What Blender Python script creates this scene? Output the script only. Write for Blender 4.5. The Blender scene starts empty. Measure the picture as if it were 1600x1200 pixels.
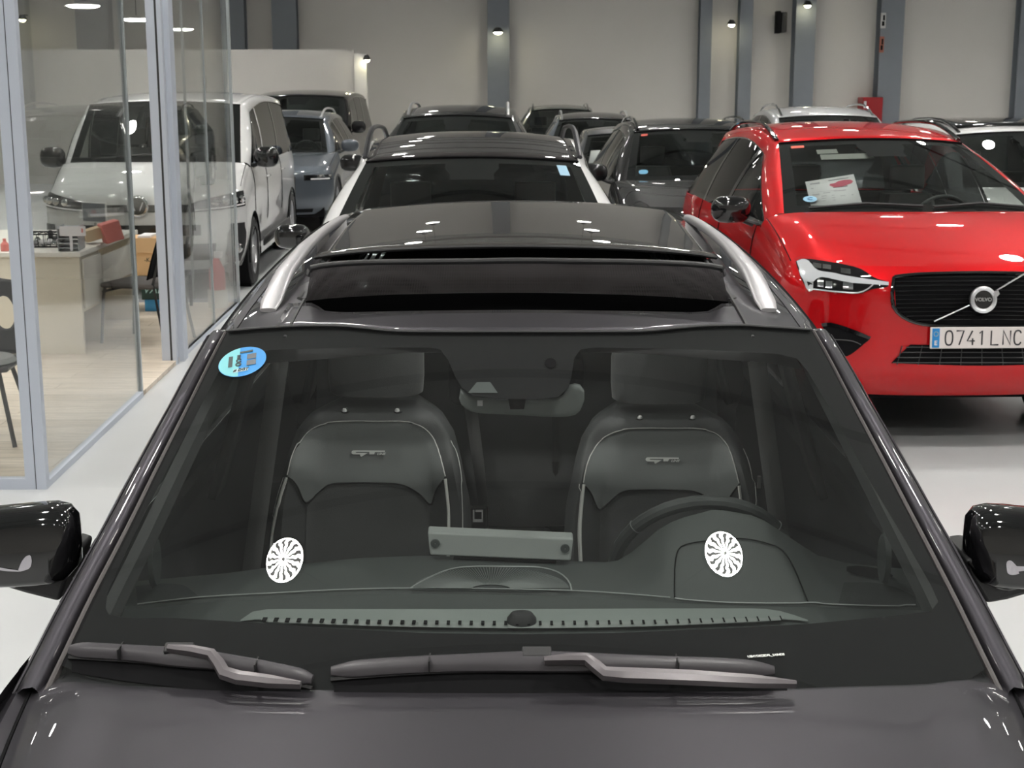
import bpy, bmesh, math, random
from mathutils import Vector, Matrix
from mathutils.bvhtree import BVHTree
random.seed(7)
C = bpy.context.scene.collection
SC = bpy.context.scene
# ------------------------------------------------------------ camera, world, exposure
F, PITCH, CAMH = 2280.0, math.radians(11.7), 2.0
cam_d = bpy.data.cameras.new('camera'); cam = bpy.data.objects.new('camera', cam_d); C.objects.link(cam)
cam.location = (0, 0, CAMH); cam.rotation_euler = (math.pi/2 - PITCH, 0, 0)
cam_d.sensor_width = 36; cam_d.lens = F/1600*36; cam_d.clip_end = 200
cam_d.dof.use_dof = True; cam_d.dof.focus_distance = 3.2; cam_d.dof.aperture_fstop = 16.0
SC.camera = cam
w = bpy.data.worlds.new('world'); SC.world = w; w.use_nodes = True
w.node_tree.nodes['Background'].inputs[0].default_value = (.62, .66, .72, 1)
w.node_tree.nodes['Background'].inputs[1].default_value = .12
SC.view_settings.view_transform = 'Standard'; SC.view_settings.look = 'None'
SC.view_settings.exposure = 0.70; SC.view_settings.gamma = 1.0
SC.view_settings.use_curve_mapping = False
SC.cycles.use_denoising = True
SC.cycles.max_bounces = 10; SC.cycles.transparent_max_bounces = 24; SC.cycles.glossy_bounces = 5
SC.cycles.diffuse_bounces = 4; SC.cycles.caustics_reflective = False; SC.cycles.caustics_refractive = False
LAMP_POWER = 290.0
# ------------------------------------------------------------ projection helpers
SP, CP = math.sin(PITCH), math.cos(PITCH)
CAM = Vector((0, 0, CAMH))
def ray(px, py):
    x = (px-800)/F; u = -(py-600)/F
    return Vector((x, CP + u*SP, -SP + u*CP))
def atz(px, py, z):
    d = ray(px, py); return CAM + d*((z-CAMH)/d.z)
def aty(px, py, y):
    d = ray(px, py); return CAM + d*(y/d.y)
def on(px, py, g, t0=1.6, t1=7.0):
    """first point of the view ray where g(x,y,z) turns from positive to negative"""
    d = ray(px, py); n = 90; a = t0; fa = g(*(CAM+d*a))
    for i in range(1, n+1):
        b = t0+(t1-t0)*i/n; fb = g(*(CAM+d*b))
        if fa > 0 and fb <= 0:
            for _ in range(30):
                m = (a+b)/2
                if g(*(CAM+d*m)) > 0: a = m
                else: b = m
            return CAM+d*b
        a, fa = b, fb
    return CAM+d*t1
# ------------------------------------------------------------ materials
MATS = {}
def mat(name, col=(.5,.5,.5), rough=.5, metal=0, coat=0, emit=None, es=0, bump=0, bscale=200, var=0, vscale=5, spec=.5, sheen=0, trans=0, coat_rough=.03):
    if name in MATS: return MATS[name]
    m = bpy.data.materials.new(name); m.use_nodes = True; nt = m.node_tree
    b = nt.nodes['Principled BSDF']
    b.inputs['Base Color'].default_value = (*col, 1); b.inputs['Roughness'].default_value = rough
    b.inputs['Metallic'].default_value = metal; b.inputs['Coat Weight'].default_value = coat
    b.inputs['Coat Roughness'].default_value = coat_rough; b.inputs['Specular IOR Level'].default_value = spec
    b.inputs['Sheen Weight'].default_value = sheen
    if emit: b.inputs['Emission Color'].default_value = (*emit, 1); b.inputs['Emission Strength'].default_value = es
    tc = nt.nodes.new('ShaderNodeTexCoord')
    if var:
        n = nt.nodes.new('ShaderNodeTexNoise'); n.inputs['Scale'].default_value = vscale; n.inputs['Detail'].default_value = 5
        nt.links.new(tc.outputs['Object'], n.inputs['Vector'])
        r = nt.nodes.new('ShaderNodeMapRange'); r.inputs[3].default_value = 1-var; r.inputs[4].default_value = 1+var
        nt.links.new(n.outputs['Fac'], r.inputs[0])
        mx = nt.nodes.new('ShaderNodeVectorMath'); mx.operation = 'SCALE'; mx.inputs[0].default_value = col
        nt.links.new(r.outputs[0], mx.inputs['Scale']); nt.links.new(mx.outputs[0], b.inputs['Base Color'])
    if bump:
        n = nt.nodes.new('ShaderNodeTexNoise'); n.inputs['Scale'].default_value = bscale; n.inputs['Detail'].default_value = 3
        nt.links.new(tc.outputs['Object'], n.inputs['Vector'])
        bp = nt.nodes.new('ShaderNodeBump'); bp.inputs['Strength'].default_value = bump; bp.inputs['Distance'].default_value = .002
        nt.links.new(n.outputs['Fac'], bp.inputs['Height']); nt.links.new(bp.outputs[0], b.inputs['Normal'])
    MATS[name] = m; return m
def glassmat(name, tint=(.8,.85,.83), ior=1.52, rough=0, film=0, filmcol=(.6,.6,.6), boost=1.0):
    if name in MATS: return MATS[name]
    m = bpy.data.materials.new(name); m.use_nodes = True; nt = m.node_tree; nt.nodes.clear()
    out = nt.nodes.new('ShaderNodeOutputMaterial'); tr = nt.nodes.new('ShaderNodeBsdfTransparent'); tr.inputs[0].default_value = (*tint, 1)
    gl = nt.nodes.new('ShaderNodeBsdfGlossy'); gl.inputs['Roughness'].default_value = rough
    fr = nt.nodes.new('ShaderNodeFresnel'); fr.inputs[0].default_value = ior
    ml = nt.nodes.new('ShaderNodeMath'); ml.operation = 'MULTIPLY'; ml.inputs[1].default_value = boost; ml.use_clamp = True
    ge = nt.nodes.new('ShaderNodeNewGeometry'); mi = nt.nodes.new('ShaderNodeMapRange'); mi.inputs[3].default_value = ior; mi.inputs[4].default_value = 1/ior
    nt.links.new(ge.outputs['Backfacing'], mi.inputs[0]); nt.links.new(mi.outputs[0], fr.inputs[0])   # same reflectance seen from either face
    nt.links.new(fr.outputs[0], ml.inputs[0])
    mx = nt.nodes.new('ShaderNodeMixShader'); nt.links.new(ml.outputs[0], mx.inputs[0]); nt.links.new(gl.outputs[0], mx.inputs[2])
    src = tr.outputs[0]
    if film:
        df = nt.nodes.new('ShaderNodeBsdfDiffuse'); df.inputs[0].default_value = (*filmcol, 1)
        m2 = nt.nodes.new('ShaderNodeMixShader'); m2.inputs[0].default_value = film
        nt.links.new(tr.outputs[0], m2.inputs[1]); nt.links.new(df.outputs[0], m2.inputs[2]); src = m2.outputs[0]
    nt.links.new(src, mx.inputs[1]); nt.links.new(mx.outputs[0], out.inputs[0])
    MATS[name] = m; return m
def paint(name, col, metal=.0, rough=.45): return mat(name, col, rough, metal, coat=1, spec=.08, var=.01, coat_rough=.012)
M_GREY = mat('anthracite_metallic_paint', (.076,.072,.083), .45, .8, coat=1, spec=.1, var=.015, vscale=300, coat_rough=.012)
M_RED = mat('red_metallic_paint', (.62,.008,.012), .42, .45, coat=1, spec=.0, var=.01, vscale=300, coat_rough=.012)
M_WHITE = paint('white_paint', (.72,.72,.72)); M_BLACKP = paint('black_paint', (.008,.008,.009))
M_SILVERP = paint('silver_paint', (.5,.51,.52), .7); M_SLATE = paint('slate_paint', (.10,.115,.135), .5)
M_GLOSSBLK = mat('gloss_black_plastic', (.006,.006,.007), .08, 0, coat=1, var=.1)
M_PLAST = mat('black_grained_plastic', (.028,.028,.03), .5, bump=.25, bscale=700)
M_MATBLK = mat('matt_black', (.008,.008,.009), .8, spec=.1, var=.2)
M_RUB = mat('rubber', (.014,.014,.015), .6, bump=.1, bscale=300)
M_RAIL = mat('satin_silver_rail_paint', (.55,.54,.56), .42, .5, coat=.3, var=.02)
M_ALU = mat('satin_aluminium', (.72,.72,.74), .28, .95, bump=.03, bscale=800)
M_CHROME = mat('chrome', (.75,.75,.76), .08, 1, var=.02)
M_RIM = mat('silver_wheel_paint', (.5,.5,.52), .3, .8, coat=.6, var=.05)
M_DARKFAB = mat('charcoal_fabric', (.09,.093,.095), .85, sheen=.3, bump=.4, bscale=500)
M_LEATHER = mat('dark_leatherette', (.22,.235,.235), .5, bump=.25, bscale=350)
M_LEATHER2 = mat('black_leatherette', (.062,.065,.067), .55, bump=.25, bscale=350)
M_DASH = mat('dashboard_soft_plastic', (.058,.066,.064), .6, bump=.3, bscale=600)
M_DASHL = mat('dashboard_grey_plastic', (.22,.245,.235), .55, bump=.2, bscale=600)
M_SCREENB = mat('grey_display_back', (.34,.36,.35), .5, bump=.1, bscale=600)
M_WHEELL = mat('steering_wheel_leather', (.13,.14,.138), .38, bump=.15, bscale=500)
M_BELT = mat('seat_belt_webbing', (.2,.2,.2), .7, bump=.4, bscale=300)
M_STITCH = mat('light_stitching', (.75,.75,.73), .6, var=.2, vscale=300)
M_PIPE = mat('light_piping', (.92,.92,.88), .5, var=.05)
M_LOGO = mat('pale_embroidery', (.93,.95,.92), .5, var=.05)
M_PAPER = mat('white_paper', (.80,.78,.80), .6, var=.02)
M_INK = mat('dark_ink', (.03,.03,.035), .6, var=.1)
M_WSG = glassmat('windscreen_glass', (.82,.85,.84), film=.012, filmcol=(.74,.76,.76))
M_CARG = glassmat('tinted_car_glass', (.74,.78,.76), film=.004)
M_DARKG2 = glassmat('dark_side_glass', (.02,.024,.023), boost=.12)
M_DARKG = glassmat('privacy_glass', (.07,.08,.08))
M_PANE = glassmat('partition_glass', (.965,.975,.97), film=.006, filmcol=(.8,.8,.8))
M_LENS = glassmat('headlight_lens', (.93,.94,.95))
M_FRIT = mat('black_ceramic_band', (.010,.010,.011), .7, spec=.1, var=.1)
M_LAMPHOUSE = mat('lamp_housing', (.03,.03,.03), .5, var=.1)
# ------------------------------------------------------------ mesh helpers
SPACE = [Matrix.Identity(4)]          # points given to mk() are put through this
def mk(name, verts, faces, m, parent=None, smooth=True, ang=35, recalc=True, solid=0, bevel=0, sub=0):
    me = bpy.data.meshes.new(name)
    M = SPACE[0]
    me.from_pydata([tuple(M @ Vector(v)) for v in verts], [], faces)
    bm = bmesh.new(); bm.from_mesh(me)
    bmesh.ops.remove_doubles(bm, verts=bm.verts, dist=1e-5)
    if recalc: bmesh.ops.recalc_face_normals(bm, faces=bm.faces)
    bm.to_mesh(me); bm.free()
    me.materials.append(m)
    if smooth:
        for p in me.polygons: p.use_smooth = True
        me.set_sharp_from_angle(angle=math.radians(ang))
    o = bpy.data.objects.new(name, me); C.objects.link(o)
    if parent: o.parent = parent
    if solid:
        s = o.modifiers.new('solid', 'SOLIDIFY'); s.thickness = solid; s.offset = -1
    if bevel:
        b = o.modifiers.new('bevel', 'BEVEL'); b.width = bevel; b.segments = 3; b.limit_method = 'ANGLE'
    if sub:
        b = o.modifiers.new('subd', 'SUBSURF'); b.levels = sub; b.render_levels = sub
    return o
class MB:
    def __init__(s): s.v = []; s.f = []
    def add(s, v, f):
        n = len(s.v); s.v += [tuple(p) for p in v]; s.f += [tuple(i+n for i in q) for q in f]; return s
    def grid(s, rows, closed=False, cap=False):
        nr, nc = len(rows), len(rows[0]); v = [p for r in rows for p in r]; f = []
        for i in range(nr-1):
            for j in range(nc if closed else nc-1):
                k = (j+1) % nc
                f.append((i*nc+j, i*nc+k, (i+1)*nc+k, (i+1)*nc+j))
        if cap: f += [tuple(range(nc))[::-1], tuple(range((nr-1)*nc, nr*nc))]
        return s.add(v, f)
    def box(s, lo, hi, rot=None, pivot=None):
        v = [Vector((x, y, z)) for x in (lo[0], hi[0]) for y in (lo[1], hi[1]) for z in (lo[2], hi[2])]
        if rot is not None:
            p = Vector(pivot) if pivot else (Vector(lo)+Vector(hi))/2
            v = [p + rot @ (q-p) for q in v]
        return s.add(v, [(0,1,3,2),(4,6,7,5),(0,4,5,1),(2,3,7,6),(0,2,6,4),(1,5,7,3)])
    def tube(s, pts, r, n=8, cap=True, flat=1.0, up=(0,0,1)):
        pts = [Vector(p) for p in pts]; rows = []
        rr = r if isinstance(r, (list, tuple)) else [r]*len(pts)
        for i, p in enumerate(pts):
            t = (pts[min(i+1, len(pts)-1)]-pts[max(i-1, 0)]).normalized()
            a = t.cross(Vector(up))
            if a.length < 1e-4: a = t.cross(Vector((0,1,0)))
            a.normalize(); b = a.cross(t)
            rows.append([p + a*rr[i]*math.cos(2*math.pi*k/n) + b*rr[i]*flat*math.sin(2*math.pi*k/n) for k in range(n)])
        return s.grid(rows, closed=True, cap=cap)
    def lathe(s, prof, n=24, axis='z', c=(0,0,0)):
        rows = []
        for r, h in prof:
            row = []
            for k in range(n):
                a = 2*math.pi*k/n; u, v = r*math.cos(a), r*math.sin(a)
                row.append({'z': (c[0]+u, c[1]+v, c[2]+h), 'x': (c[0]+h, c[1]+u, c[2]+v), 'y': (c[0]+u, c[1]+h, c[2]+v)}[axis])
            rows.append(row)
        return s.grid(rows, closed=True)
    def disc(s, c, r, n=24, ax=(1,0,0), ay=(0,1,0), ry=None):
        ax, ay = Vector(ax), Vector(ay); c = Vector(c); ry = ry or r
        return s.add([c+ax*r*math.cos(2*math.pi*k/n)+ay*ry*math.sin(2*math.pi*k/n) for k in range(n)], [tuple(range(n))])
    def build(s, name, m, parent=None, **k): return mk(name, s.v, s.f, m, parent, **k)
def mid(pts, n, curve=True):
    """resample a polyline to n points by length (Catmull-Rom smoothed)"""
    P = [Vector(p) for p in pts]
    if len(P) > 2 and curve:
        Q = []
        for i in range(len(P)-1):
            a, b, c, d = P[max(i-1,0)], P[i], P[i+1], P[min(i+2, len(P)-1)]
            for k in range(8):
                t = k/8
                Q.append(.5*((2*b)+(c-a)*t+(2*a-5*b+4*c-d)*t*t+(3*b-a-3*c+d)*t**3))
        Q.append(P[-1]); P = Q
    L = [0]
    for i in range(1, len(P)): L.append(L[-1]+(P[i]-P[i-1]).length)
    out = []; j = 0
    for k in range(n):
        s = L[-1]*k/(n-1)
        while j < len(P)-2 and L[j+1] < s: j += 1
        t = (s-L[j])/max(1e-9, L[j+1]-L[j]); out.append(P[j].lerp(P[j+1], min(1, t)))
    return out
def ruled(A, B, n, m=None, bulge=0, nrm=None):
    """rows between two polylines; bulge pushes the middle rows along nrm"""
    m = m or max(len(A), len(B)); A = mid(A, m); B = mid(B, m); rows = []
    for i in range(n+1):
        t = i/n
        rows.append([a.lerp(b, t) + (Vector(nrm)*bulge*4*t*(1-t) if bulge else Vector((0,0,0))) for a, b in zip(A, B)])
    return rows
def P3(l): return [Vector((a[0], a[1], 0)) for a in l]
def pxrows(A, B, nr, nc, hit, smooth=True):
    """rows of points from two pixel polylines, each laid on a surface by hit(px,py)"""
    A = mid(P3(A), nc, smooth); B = mid(P3(B), nc, smooth)
    return [[hit(*(a.lerp(b, i/nr))[:2]) for a, b in zip(A, B)] for i in range(nr+1)]
def empty(name, loc=(0,0,0), rz=0, label=None, cat=None, group=None):
    o = bpy.data.objects.new(name, None); C.objects.link(o); o.location = loc; o.rotation_euler = (0,0,rz)
    o.empty_display_size = .2
    tag(o, label, cat, group); return o
def tag(o, label=None, cat=None, group=None, kind=None):
    if label: o['label'] = label
    if cat: o['category'] = cat
    if group: o['group'] = group
    if kind: o['kind'] = kind
    return o
def text_mesh(name, s, size, m, parent, mtx, spacing=1.0, extrude=.0008, xscale=1.0, shear=0, bold=0):
    cu = bpy.data.curves.new('t', 'FONT'); cu.body = s; cu.size = size; cu.align_x = 'CENTER'; cu.align_y = 'CENTER'
    cu.space_character = spacing; cu.extrude = extrude; cu.shear = shear; cu.offset = bold
    t = bpy.data.objects.new('t', cu); C.objects.link(t)
    dg = bpy.context.evaluated_depsgraph_get(); me = bpy.data.meshes.new_from_object(t.evaluated_get(dg))
    vs = [SPACE[0] @ (mtx @ Vector((v.co.x*xscale, v.co.y, v.co.z))) for v in me.vertices]
    for v, c in zip(me.vertices, vs): v.co = c
    me.materials.clear(); me.materials.append(m); me.name = name
    bpy.data.objects.remove(t); o = bpy.data.objects.new(name, me); C.objects.link(o); o.parent = parent
    return o
def basis(o, ax, ay):
    ax = Vector(ax).normalized(); ay = Vector(ay); az = ax.cross(ay).normalized(); ay = az.cross(ax)
    return Matrix(((ax.x, ay.x, az.x, o[0]), (ax.y, ay.y, az.y, o[1]), (ax.z, ay.z, az.z, o[2]), (0,0,0,1)))
class Skin:
    """view rays onto built meshes (world space)"""
    def __init__(s, objs):
        v, f = [], []
        bpy.context.view_layer.update()
        for o in objs:
            n = len(v); v += [o.matrix_world @ q.co for q in o.data.vertices]; f += [tuple(i+n for i in p.vertices) for p in o.data.polygons]
        s.t = BVHTree.FromPolygons(v, f); s.last = 9
    def hit(s, px, py, off=.004):
        d = ray(px, py); h = s.t.ray_cast(CAM, d.normalized())
        if h[0] is None:
            return CAM + d*s.last
        n = h[1] if h[1].dot(d) < 0 else -h[1]
        s.last = (h[0]-CAM).length/d.length
        return h[0] + n*off
    def fn(s, off): return lambda x, y: s.hit(x, y, off)
# ============================================================ THE HALL
WALLY = 31.0; WL, WR, WB, CEIL = -13.0, 15.0, -6.0, 6.6
M_WALL = mat('warm_white_wall_panels', (.66,.64,.61), .75, bump=.1, bscale=60, var=.03, vscale=1.2)
M_WALLD = mat('grey_steel_column', (.20,.22,.25), .5, var=.05)
M_CEIL = mat('grey_corrugated_ceiling', (.30,.32,.31), .7, var=.05)
M_FLOOR = mat('light_grey_epoxy_floor', (.59,.60,.61), .28, bump=.03, bscale=25, var=.05, vscale=2.5)
def struct(name, mb, m, label=None, **k):
    o = mb.build(name, m, **k); tag(o, label, None, None, 'structure'); return o
struct('floor', MB().box((WL, WB, -.1), (WR, WALLY, 0)), M_FLOOR, 'light grey polished epoxy floor of the car hall', smooth=False)
struct('ceiling', MB().box((WL, WB, CEIL), (WR, WALLY, CEIL+.1)), M_CEIL, 'grey ceiling of the hall', smooth=False)
struct('wall_back', MB().box((WL, WALLY, 0), (WR, WALLY+.2, CEIL)), M_WALL, 'warm white back wall of the hall', smooth=False)
struct('wall_left', MB().box((WL-.2, WB, 0), (WL, WALLY, CEIL)), M_WALL, smooth=False)
struct('wall_right', MB().box((WR, WB, 0), (WR+.2, WALLY, CEIL)), M_WALL, smooth=False)
struct('wall_front', MB().box((WL, WB-.2, 0), (WR, WB, CEIL)), M_WALL, smooth=False)
def wx(px, y=WALLY): return (px-800)/F*(y*CP+.2)*1.0
# columns against the back wall (pixel spans measured at the wall)
cols = [(762,796,.35), (1090,1108,.35), (1151,1171,.35), (1237,1268,.45), (1368,1404,.4), (1583,1606,.35), (430,468,.3), (352,388,.3), (128,178,.4)]
k = 1
for a, b, d in cols:
    m = MB(); x0, x1 = wx(a, WALLY-d), wx(b, WALLY-d)
    t = .035
    m.box((x0, WALLY-d, 0), (x1, WALLY-d+t, CEIL)).box((x0, WALLY-t, 0), (x1, WALLY, CEIL)).box(((x0+x1)/2-t/2, WALLY-d+t, 0), ((x0+x1)/2+t/2, WALLY-t, CEIL))
    struct('trim_%d' % k, m, M_WALLD, smooth=False); k += 1
# roof purlins carrying the lamp rows (their dark lines mirror in the windscreens)
M_BEAM = mat('dark_steel_purlin', (.05,.05,.05), .6, var=.1)
for y in (-3.2, -.2, 2.89, 4.24, 5.38, 8.3, 11.2, 14.2, 17.2, 20.2, 23.2, 26.2, 29.2):
    struct('trim_%d' % k, MB().box((WL, y-.02, CEIL-.12), (WR, y+.02, CEIL)), M_BEAM, smooth=False); k += 1
# low partition in front of the back wall, at the left
PY = 29.4
struct('wall_low', MB().box((WL, PY, 0), (wx(556, PY), PY+.12, 2.62)), M_WALL, 'low white partition wall in front of the back wall', smooth=False)
m = MB().box((wx(556,PY), PY-.05, 0), (wx(575,PY), PY+.2, 2.55)); struct('trim_%d' % k, m, mat('white_post', (.75,.74,.72), .5, var=.03), smooth=False); k += 1
# ---- high bay lamps
M_LED = bpy.data.materials.new('led_array'); M_LED.use_nodes = True
nt = M_LED.node_tree; nt.nodes.clear()
tc = nt.nodes.new('ShaderNodeTexCoord'); sep = nt.nodes.new('ShaderNodeSeparateXYZ'); nt.links.new(tc.outputs['Object'], sep.inputs[0])
def mth(op, a, b=None, clamp=False):
    n = nt.nodes.new('ShaderNodeMath'); n.operation = op; n.use_clamp = clamp
    for i, q in enumerate((a, b)):
        if q is None: continue
        if isinstance(q, (int, float)): n.inputs[i].default_value = q
        else: nt.links.new(q, n.inputs[i])
    return n.outputs[0]
an = mth('ARCTAN2', sep.outputs[1], sep.outputs[0])
rr = mth('SQRT', mth('ADD', mth('MULTIPLY', sep.outputs[0], sep.outputs[0]), mth('MULTIPLY', sep.outputs[1], sep.outputs[1])))
wav = mth('ADD', an, mth('MULTIPLY', mth('SINE', mth('MULTIPLY', rr, 150)), .045))
fr = mth('ABSOLUTE', mth('SUBTRACT', mth('FRACT', mth('MULTIPLY', wav, 14/(2*math.pi))), .5))
line = mth('GREATER_THAN', fr, mth('MINIMUM', mth('DIVIDE', .040, rr), .27))
hub = mth('GREATER_THAN', rr, .014)
line = mth('MAXIMUM', line, mth('GREATER_THAN', rr, .139))
msk = mth('ADD', mth('MULTIPLY', mth('MULTIPLY', line, hub), .995), .005)
em = nt.nodes.new('ShaderNodeEmission'); em.inputs[0].default_value = (1.0,.975,.92,1)
# the lens array throws most of its light downward, as high bay optics do
geo = nt.nodes.new('ShaderNodeNewGeometry'); dt = nt.nodes.new('ShaderNodeVectorMath'); dt.operation = 'DOT_PRODUCT'
nt.links.new(geo.outputs['Incoming'], dt.inputs[0]); dt.inputs[1].default_value = (0,0,-1)
bm = nt.nodes.new('ShaderNodeMapRange'); bm.interpolation_type = 'SMOOTHSTEP'; bm.inputs[1].default_value = .25; bm.inputs[2].default_value = .85; bm.inputs[3].default_value = .14; bm.inputs[4].default_value = 1.0
nt.links.new(dt.outputs['Value'], bm.inputs[0])
nt.links.new(mth('MULTIPLY', mth('MULTIPLY', msk, bm.outputs[0]), LAMP_POWER), em.inputs[1])
out = nt.nodes.new('ShaderNodeOutputMaterial'); nt.links.new(em.outputs[0], out.inputs[0])
def make_lamp():
    r = empty('high_bay_lamp', (0,0,5.0), 0)
    m = MB().lathe([(0.001,.16),(.05,.16),(.06,.10),(.15,.06),(.165,.05),(.168,.0),(.150,-.004),(0.001,-.001)], 32)
    m.build('housing', M_LAMPHOUSE, r)
    MB().lathe([(.001,-.036),(.05,-.034),(.10,-.026),(.13,-.016),(.150,-.005)], 32).build('lens', M_LED, r, recalc=False)
    MB().tube([(0,0,.16),(0,0,CEIL-5.0)], .003, 6).build('suspension_rod', M_BEAM, r)
    return r
def copytree(o, parent=None):
    c = o.copy(); C.objects.link(c); c.parent = parent
    for ch in o.children: copytree(ch, c)
    return c
lampx = [-8.4, -5.07, -1.75, 1.57, 4.9, 8.2, 11.5]; lampy = [-2.45, .5, 3.45, 6.4, 9.35, 12.3, 15.25, 18.2, 21.15, 24.1, 27.05]
L0 = make_lamp(); first = True
for j, y in enumerate(lampy):
    for i, x in enumerate(lampx):
        o = L0 if first else copytree(L0); first = False
        o.location = (x, y, 5.0)
        tag(o, 'round black high bay ceiling lamp with a bright radial disc', 'ceiling lamp', 'high bay lamps hanging from the ceiling')
# ---- wall spotlights
M_SPOT = mat('spot_lamp_glow', (1,1,1), .5, emit=(1,.93,.62), es=26)
def spot(px, py, y, lab, r=.05, dirx=0, aim=(0,-.6,-1)):
    p = aty(px, py, y); o = empty('wall_spotlight', (p.x, p.y, p.z), 0, lab, 'spotlight')
    MB().lathe([(.001,.09),(r*.6,.085),(r*1.15,.03),(r*1.2,-.01),(r*1.05,-.01),(r,.0)], 16).build('shade', M_LAMPHOUSE, o)
    MB().lathe([(.001,-.055),(r*.5,-.05),(r*.9,-.025),(r,0)], 16).build('bulb', M_SPOT, o)
    MB().tube([(0,.02,.05),(0,.12,.09),(0,WALLY-.36-y if y > 30 else .2,.09)], .012, 6).build('bracket', M_LAMPHOUSE, o)
    l = bpy.data.lights.new('spot_light', 'SPOT'); l.energy = 22; l.spot_size = 1.9; l.spot_blend = .8; l.color = (1,.92,.7); l.shadow_soft_size = .05
    q = bpy.data.objects.new('spot_light', l); C.objects.link(q); q.parent = o; q.location = (0,-.02,-.08)
    q.rotation_euler = Vector(aim).to_track_quat('-Z','Y').to_euler()
    return o
spot(778, 50, 30.3, 'small lit spotlight on the grey column behind the white-pillared car', .09)
spot(1143, 38, 30.4, 'small lit spotlight beside the column right of centre, lower of the right pair', .07)
spot(1262, 8, 30.3, 'small lit spotlight at the top of the widest grey column', .07)
spot(35, 30, 30.3, 'small lit spotlight seen through the glass at the far left', .07)
spot(573, 93, 29.2, 'small lit spotlight on the white post of the low partition', .06)
# ---- fire hose cabinet, signs and speaker on the back wall
p0, p1 = aty(1347,190,30.5), aty(1380,152,30.5)
c = empty('fire_hose_cabinet', ((p0.x+p1.x)/2, 30.72, .9), 0, 'red fire hose cabinet beside a grey column on the back wall', 'fire cabinet')
W2 = (p1.x-p0.x)/2; hz = p1.z-.9
M_FRED = mat('fire_red_enamel', (.33,.01,.015), .4, var=.04)
MB().box((-W2,-.22,-.1),(W2,.26,hz)).build('cabinet_body', M_FRED, c, bevel=.01)
MB().box((-W2*.42,-.235,-.05),(W2*.92,-.221,hz-.05)).build('door', M_FRED, c)
MB().box((-W2*.92,-.226,hz-.22),(-W2*.66,-.2205,hz-.08)).build('symbol', M_PAPER, c)
for (a, b, u, v, lab, col) in ((1376,1385,20,44,'white-framed sign high on the grey column above the red cabinet', (.55,.55,.55)), (1374,1382,57,82,'small reddish sign lower on the grey column above the red cabinet', (.35,.12,.08))):
    q0, q1 = aty(a, v, 30.55), aty(b, u, 30.55)
    s = empty('wall_sign', ((q0.x+q1.x)/2, 30.56, q0.z), 0, lab, 'sign')
    hw, hh = (q1.x-q0.x)/2, q1.z-q0.z
    MB().box((-hw,0,0),(hw,.03,hh)).build('panel', mat('sign_'+str(int(a)), col, .5, var=.05), s)
    MB().box((-hw*.55,-.004,hh*.15),(hw*.5,-.001,hh*.45)).box((-hw*.2,-.004,hh*.5),(hw*.6,-.001,hh*.85)).build('symbol', M_MATBLK, s)
p = aty(1221, 52, 30.4)
s = empty('wall_loudspeaker', (p.x, 30.62, p.z), 0, 'black loudspeaker box fixed to the wall left of the widest column', 'loudspeaker')
MB().box((-.11,-.22,0),(-.02,.0,.44)).build('cabinet', M_MATBLK, s, bevel=.01)
MB().box((.0,-.2,.02),(.11,.38,.42)).build('bracket', M_LAMPHOUSE, s, bevel=.02)
# white pilaster detail and frames by the partition end
q = aty(568, 236, 29.2)
# ============================================================ THE GLASS OFFICE
GX = -2.33; GY0 = 7.05; GY1 = 13.2; GH = 3.2
M_FRAME = mat('pale_anodised_aluminium', (.52,.56,.64), .45, .0, bump=.02, bscale=400)
M_SEAL = mat('dark_seal', (.03,.03,.03), .6, var=.1)
M_LAM = mat('wood_laminate_floor', (.58,.50,.41), .45, var=.12, vscale=6)
nt = M_LAM.node_tree; br = nt.nodes.new('ShaderNodeTexBrick'); tcn = nt.nodes.new('ShaderNodeTexCoord')
mp = nt.nodes.new('ShaderNodeMapping'); mp.inputs['Scale'].default_value = (1,1,1); nt.links.new(tcn.outputs['Object'], mp.inputs[0])
nt.links.new(mp.outputs[0], br.inputs['Vector']); br.inputs['Scale'].default_value = 1; br.inputs['Brick Width'].default_value = 1.2; br.inputs['Row Height'].default_value = .18; br.inputs['Mortar Size'].default_value = .003
br.inputs['Color1'].default_value = (.66,.58,.49,1); br.inputs['Color2'].default_value = (.56,.48,.39,1); br.inputs['Mortar'].default_value = (.33,.27,.2,1)
nz = nt.nodes.new('ShaderNodeTexNoise'); nz.inputs['Scale'].default_value = 5
mp2 = nt.nodes.new('ShaderNodeMapping'); mp2.inputs['Scale'].default_value = (1,7,1); nt.links.new(tcn.outputs['Object'], mp2.inputs[0]); nt.links.new(mp2.outputs[0], nz.inputs['Vector'])
mm = nt.nodes.new('ShaderNodeMix'); mm.data_type = 'RGBA'; mm.blend_type = 'MULTIPLY'; mm.inputs[0].default_value = .5
nt.links.new(br.outputs['Color'], mm.inputs[6]); nt.links.new(nz.outputs['Fac'], mm.inputs[7])
sc = nt.nodes.new('ShaderNodeVectorMath'); sc.operation = 'SCALE'; sc.inputs['Scale'].default_value = 1.45
nt.links.new(mm.outputs[2], sc.inputs[0]); nt.links.new(sc.outputs[0], nt.nodes['Principled BSDF'].inputs['Base Color'])
o = MB().add([(-7.5,GY0+.03,0),(GX-.01,GY0+.03,0),(GX-.17,GY1,0),(-7.5,GY1,0),(-7.5,GY0+.03,.03),(GX-.01,GY0+.03,.03),(GX-.17,GY1,.03),(-7.5,GY1,.03)], [(0,1,2,3),(4,5,6,7),(0,1,5,4),(1,2,6,5),(2,3,7,6),(3,0,4,7)]).build('floor_office', M_LAM, smooth=False); tag(o, 'pale wood laminate floor inside the glass office', kind='structure')
def member(name, lo, hi, m=M_FRAME, par=None): return MB().box(lo, hi).build(name, m, par, smooth=False, bevel=.003)
w1 = tag(empty('window_1', (GX, GY0, 0)), 'glass front of the office facing the camera', kind='structure')
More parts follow.
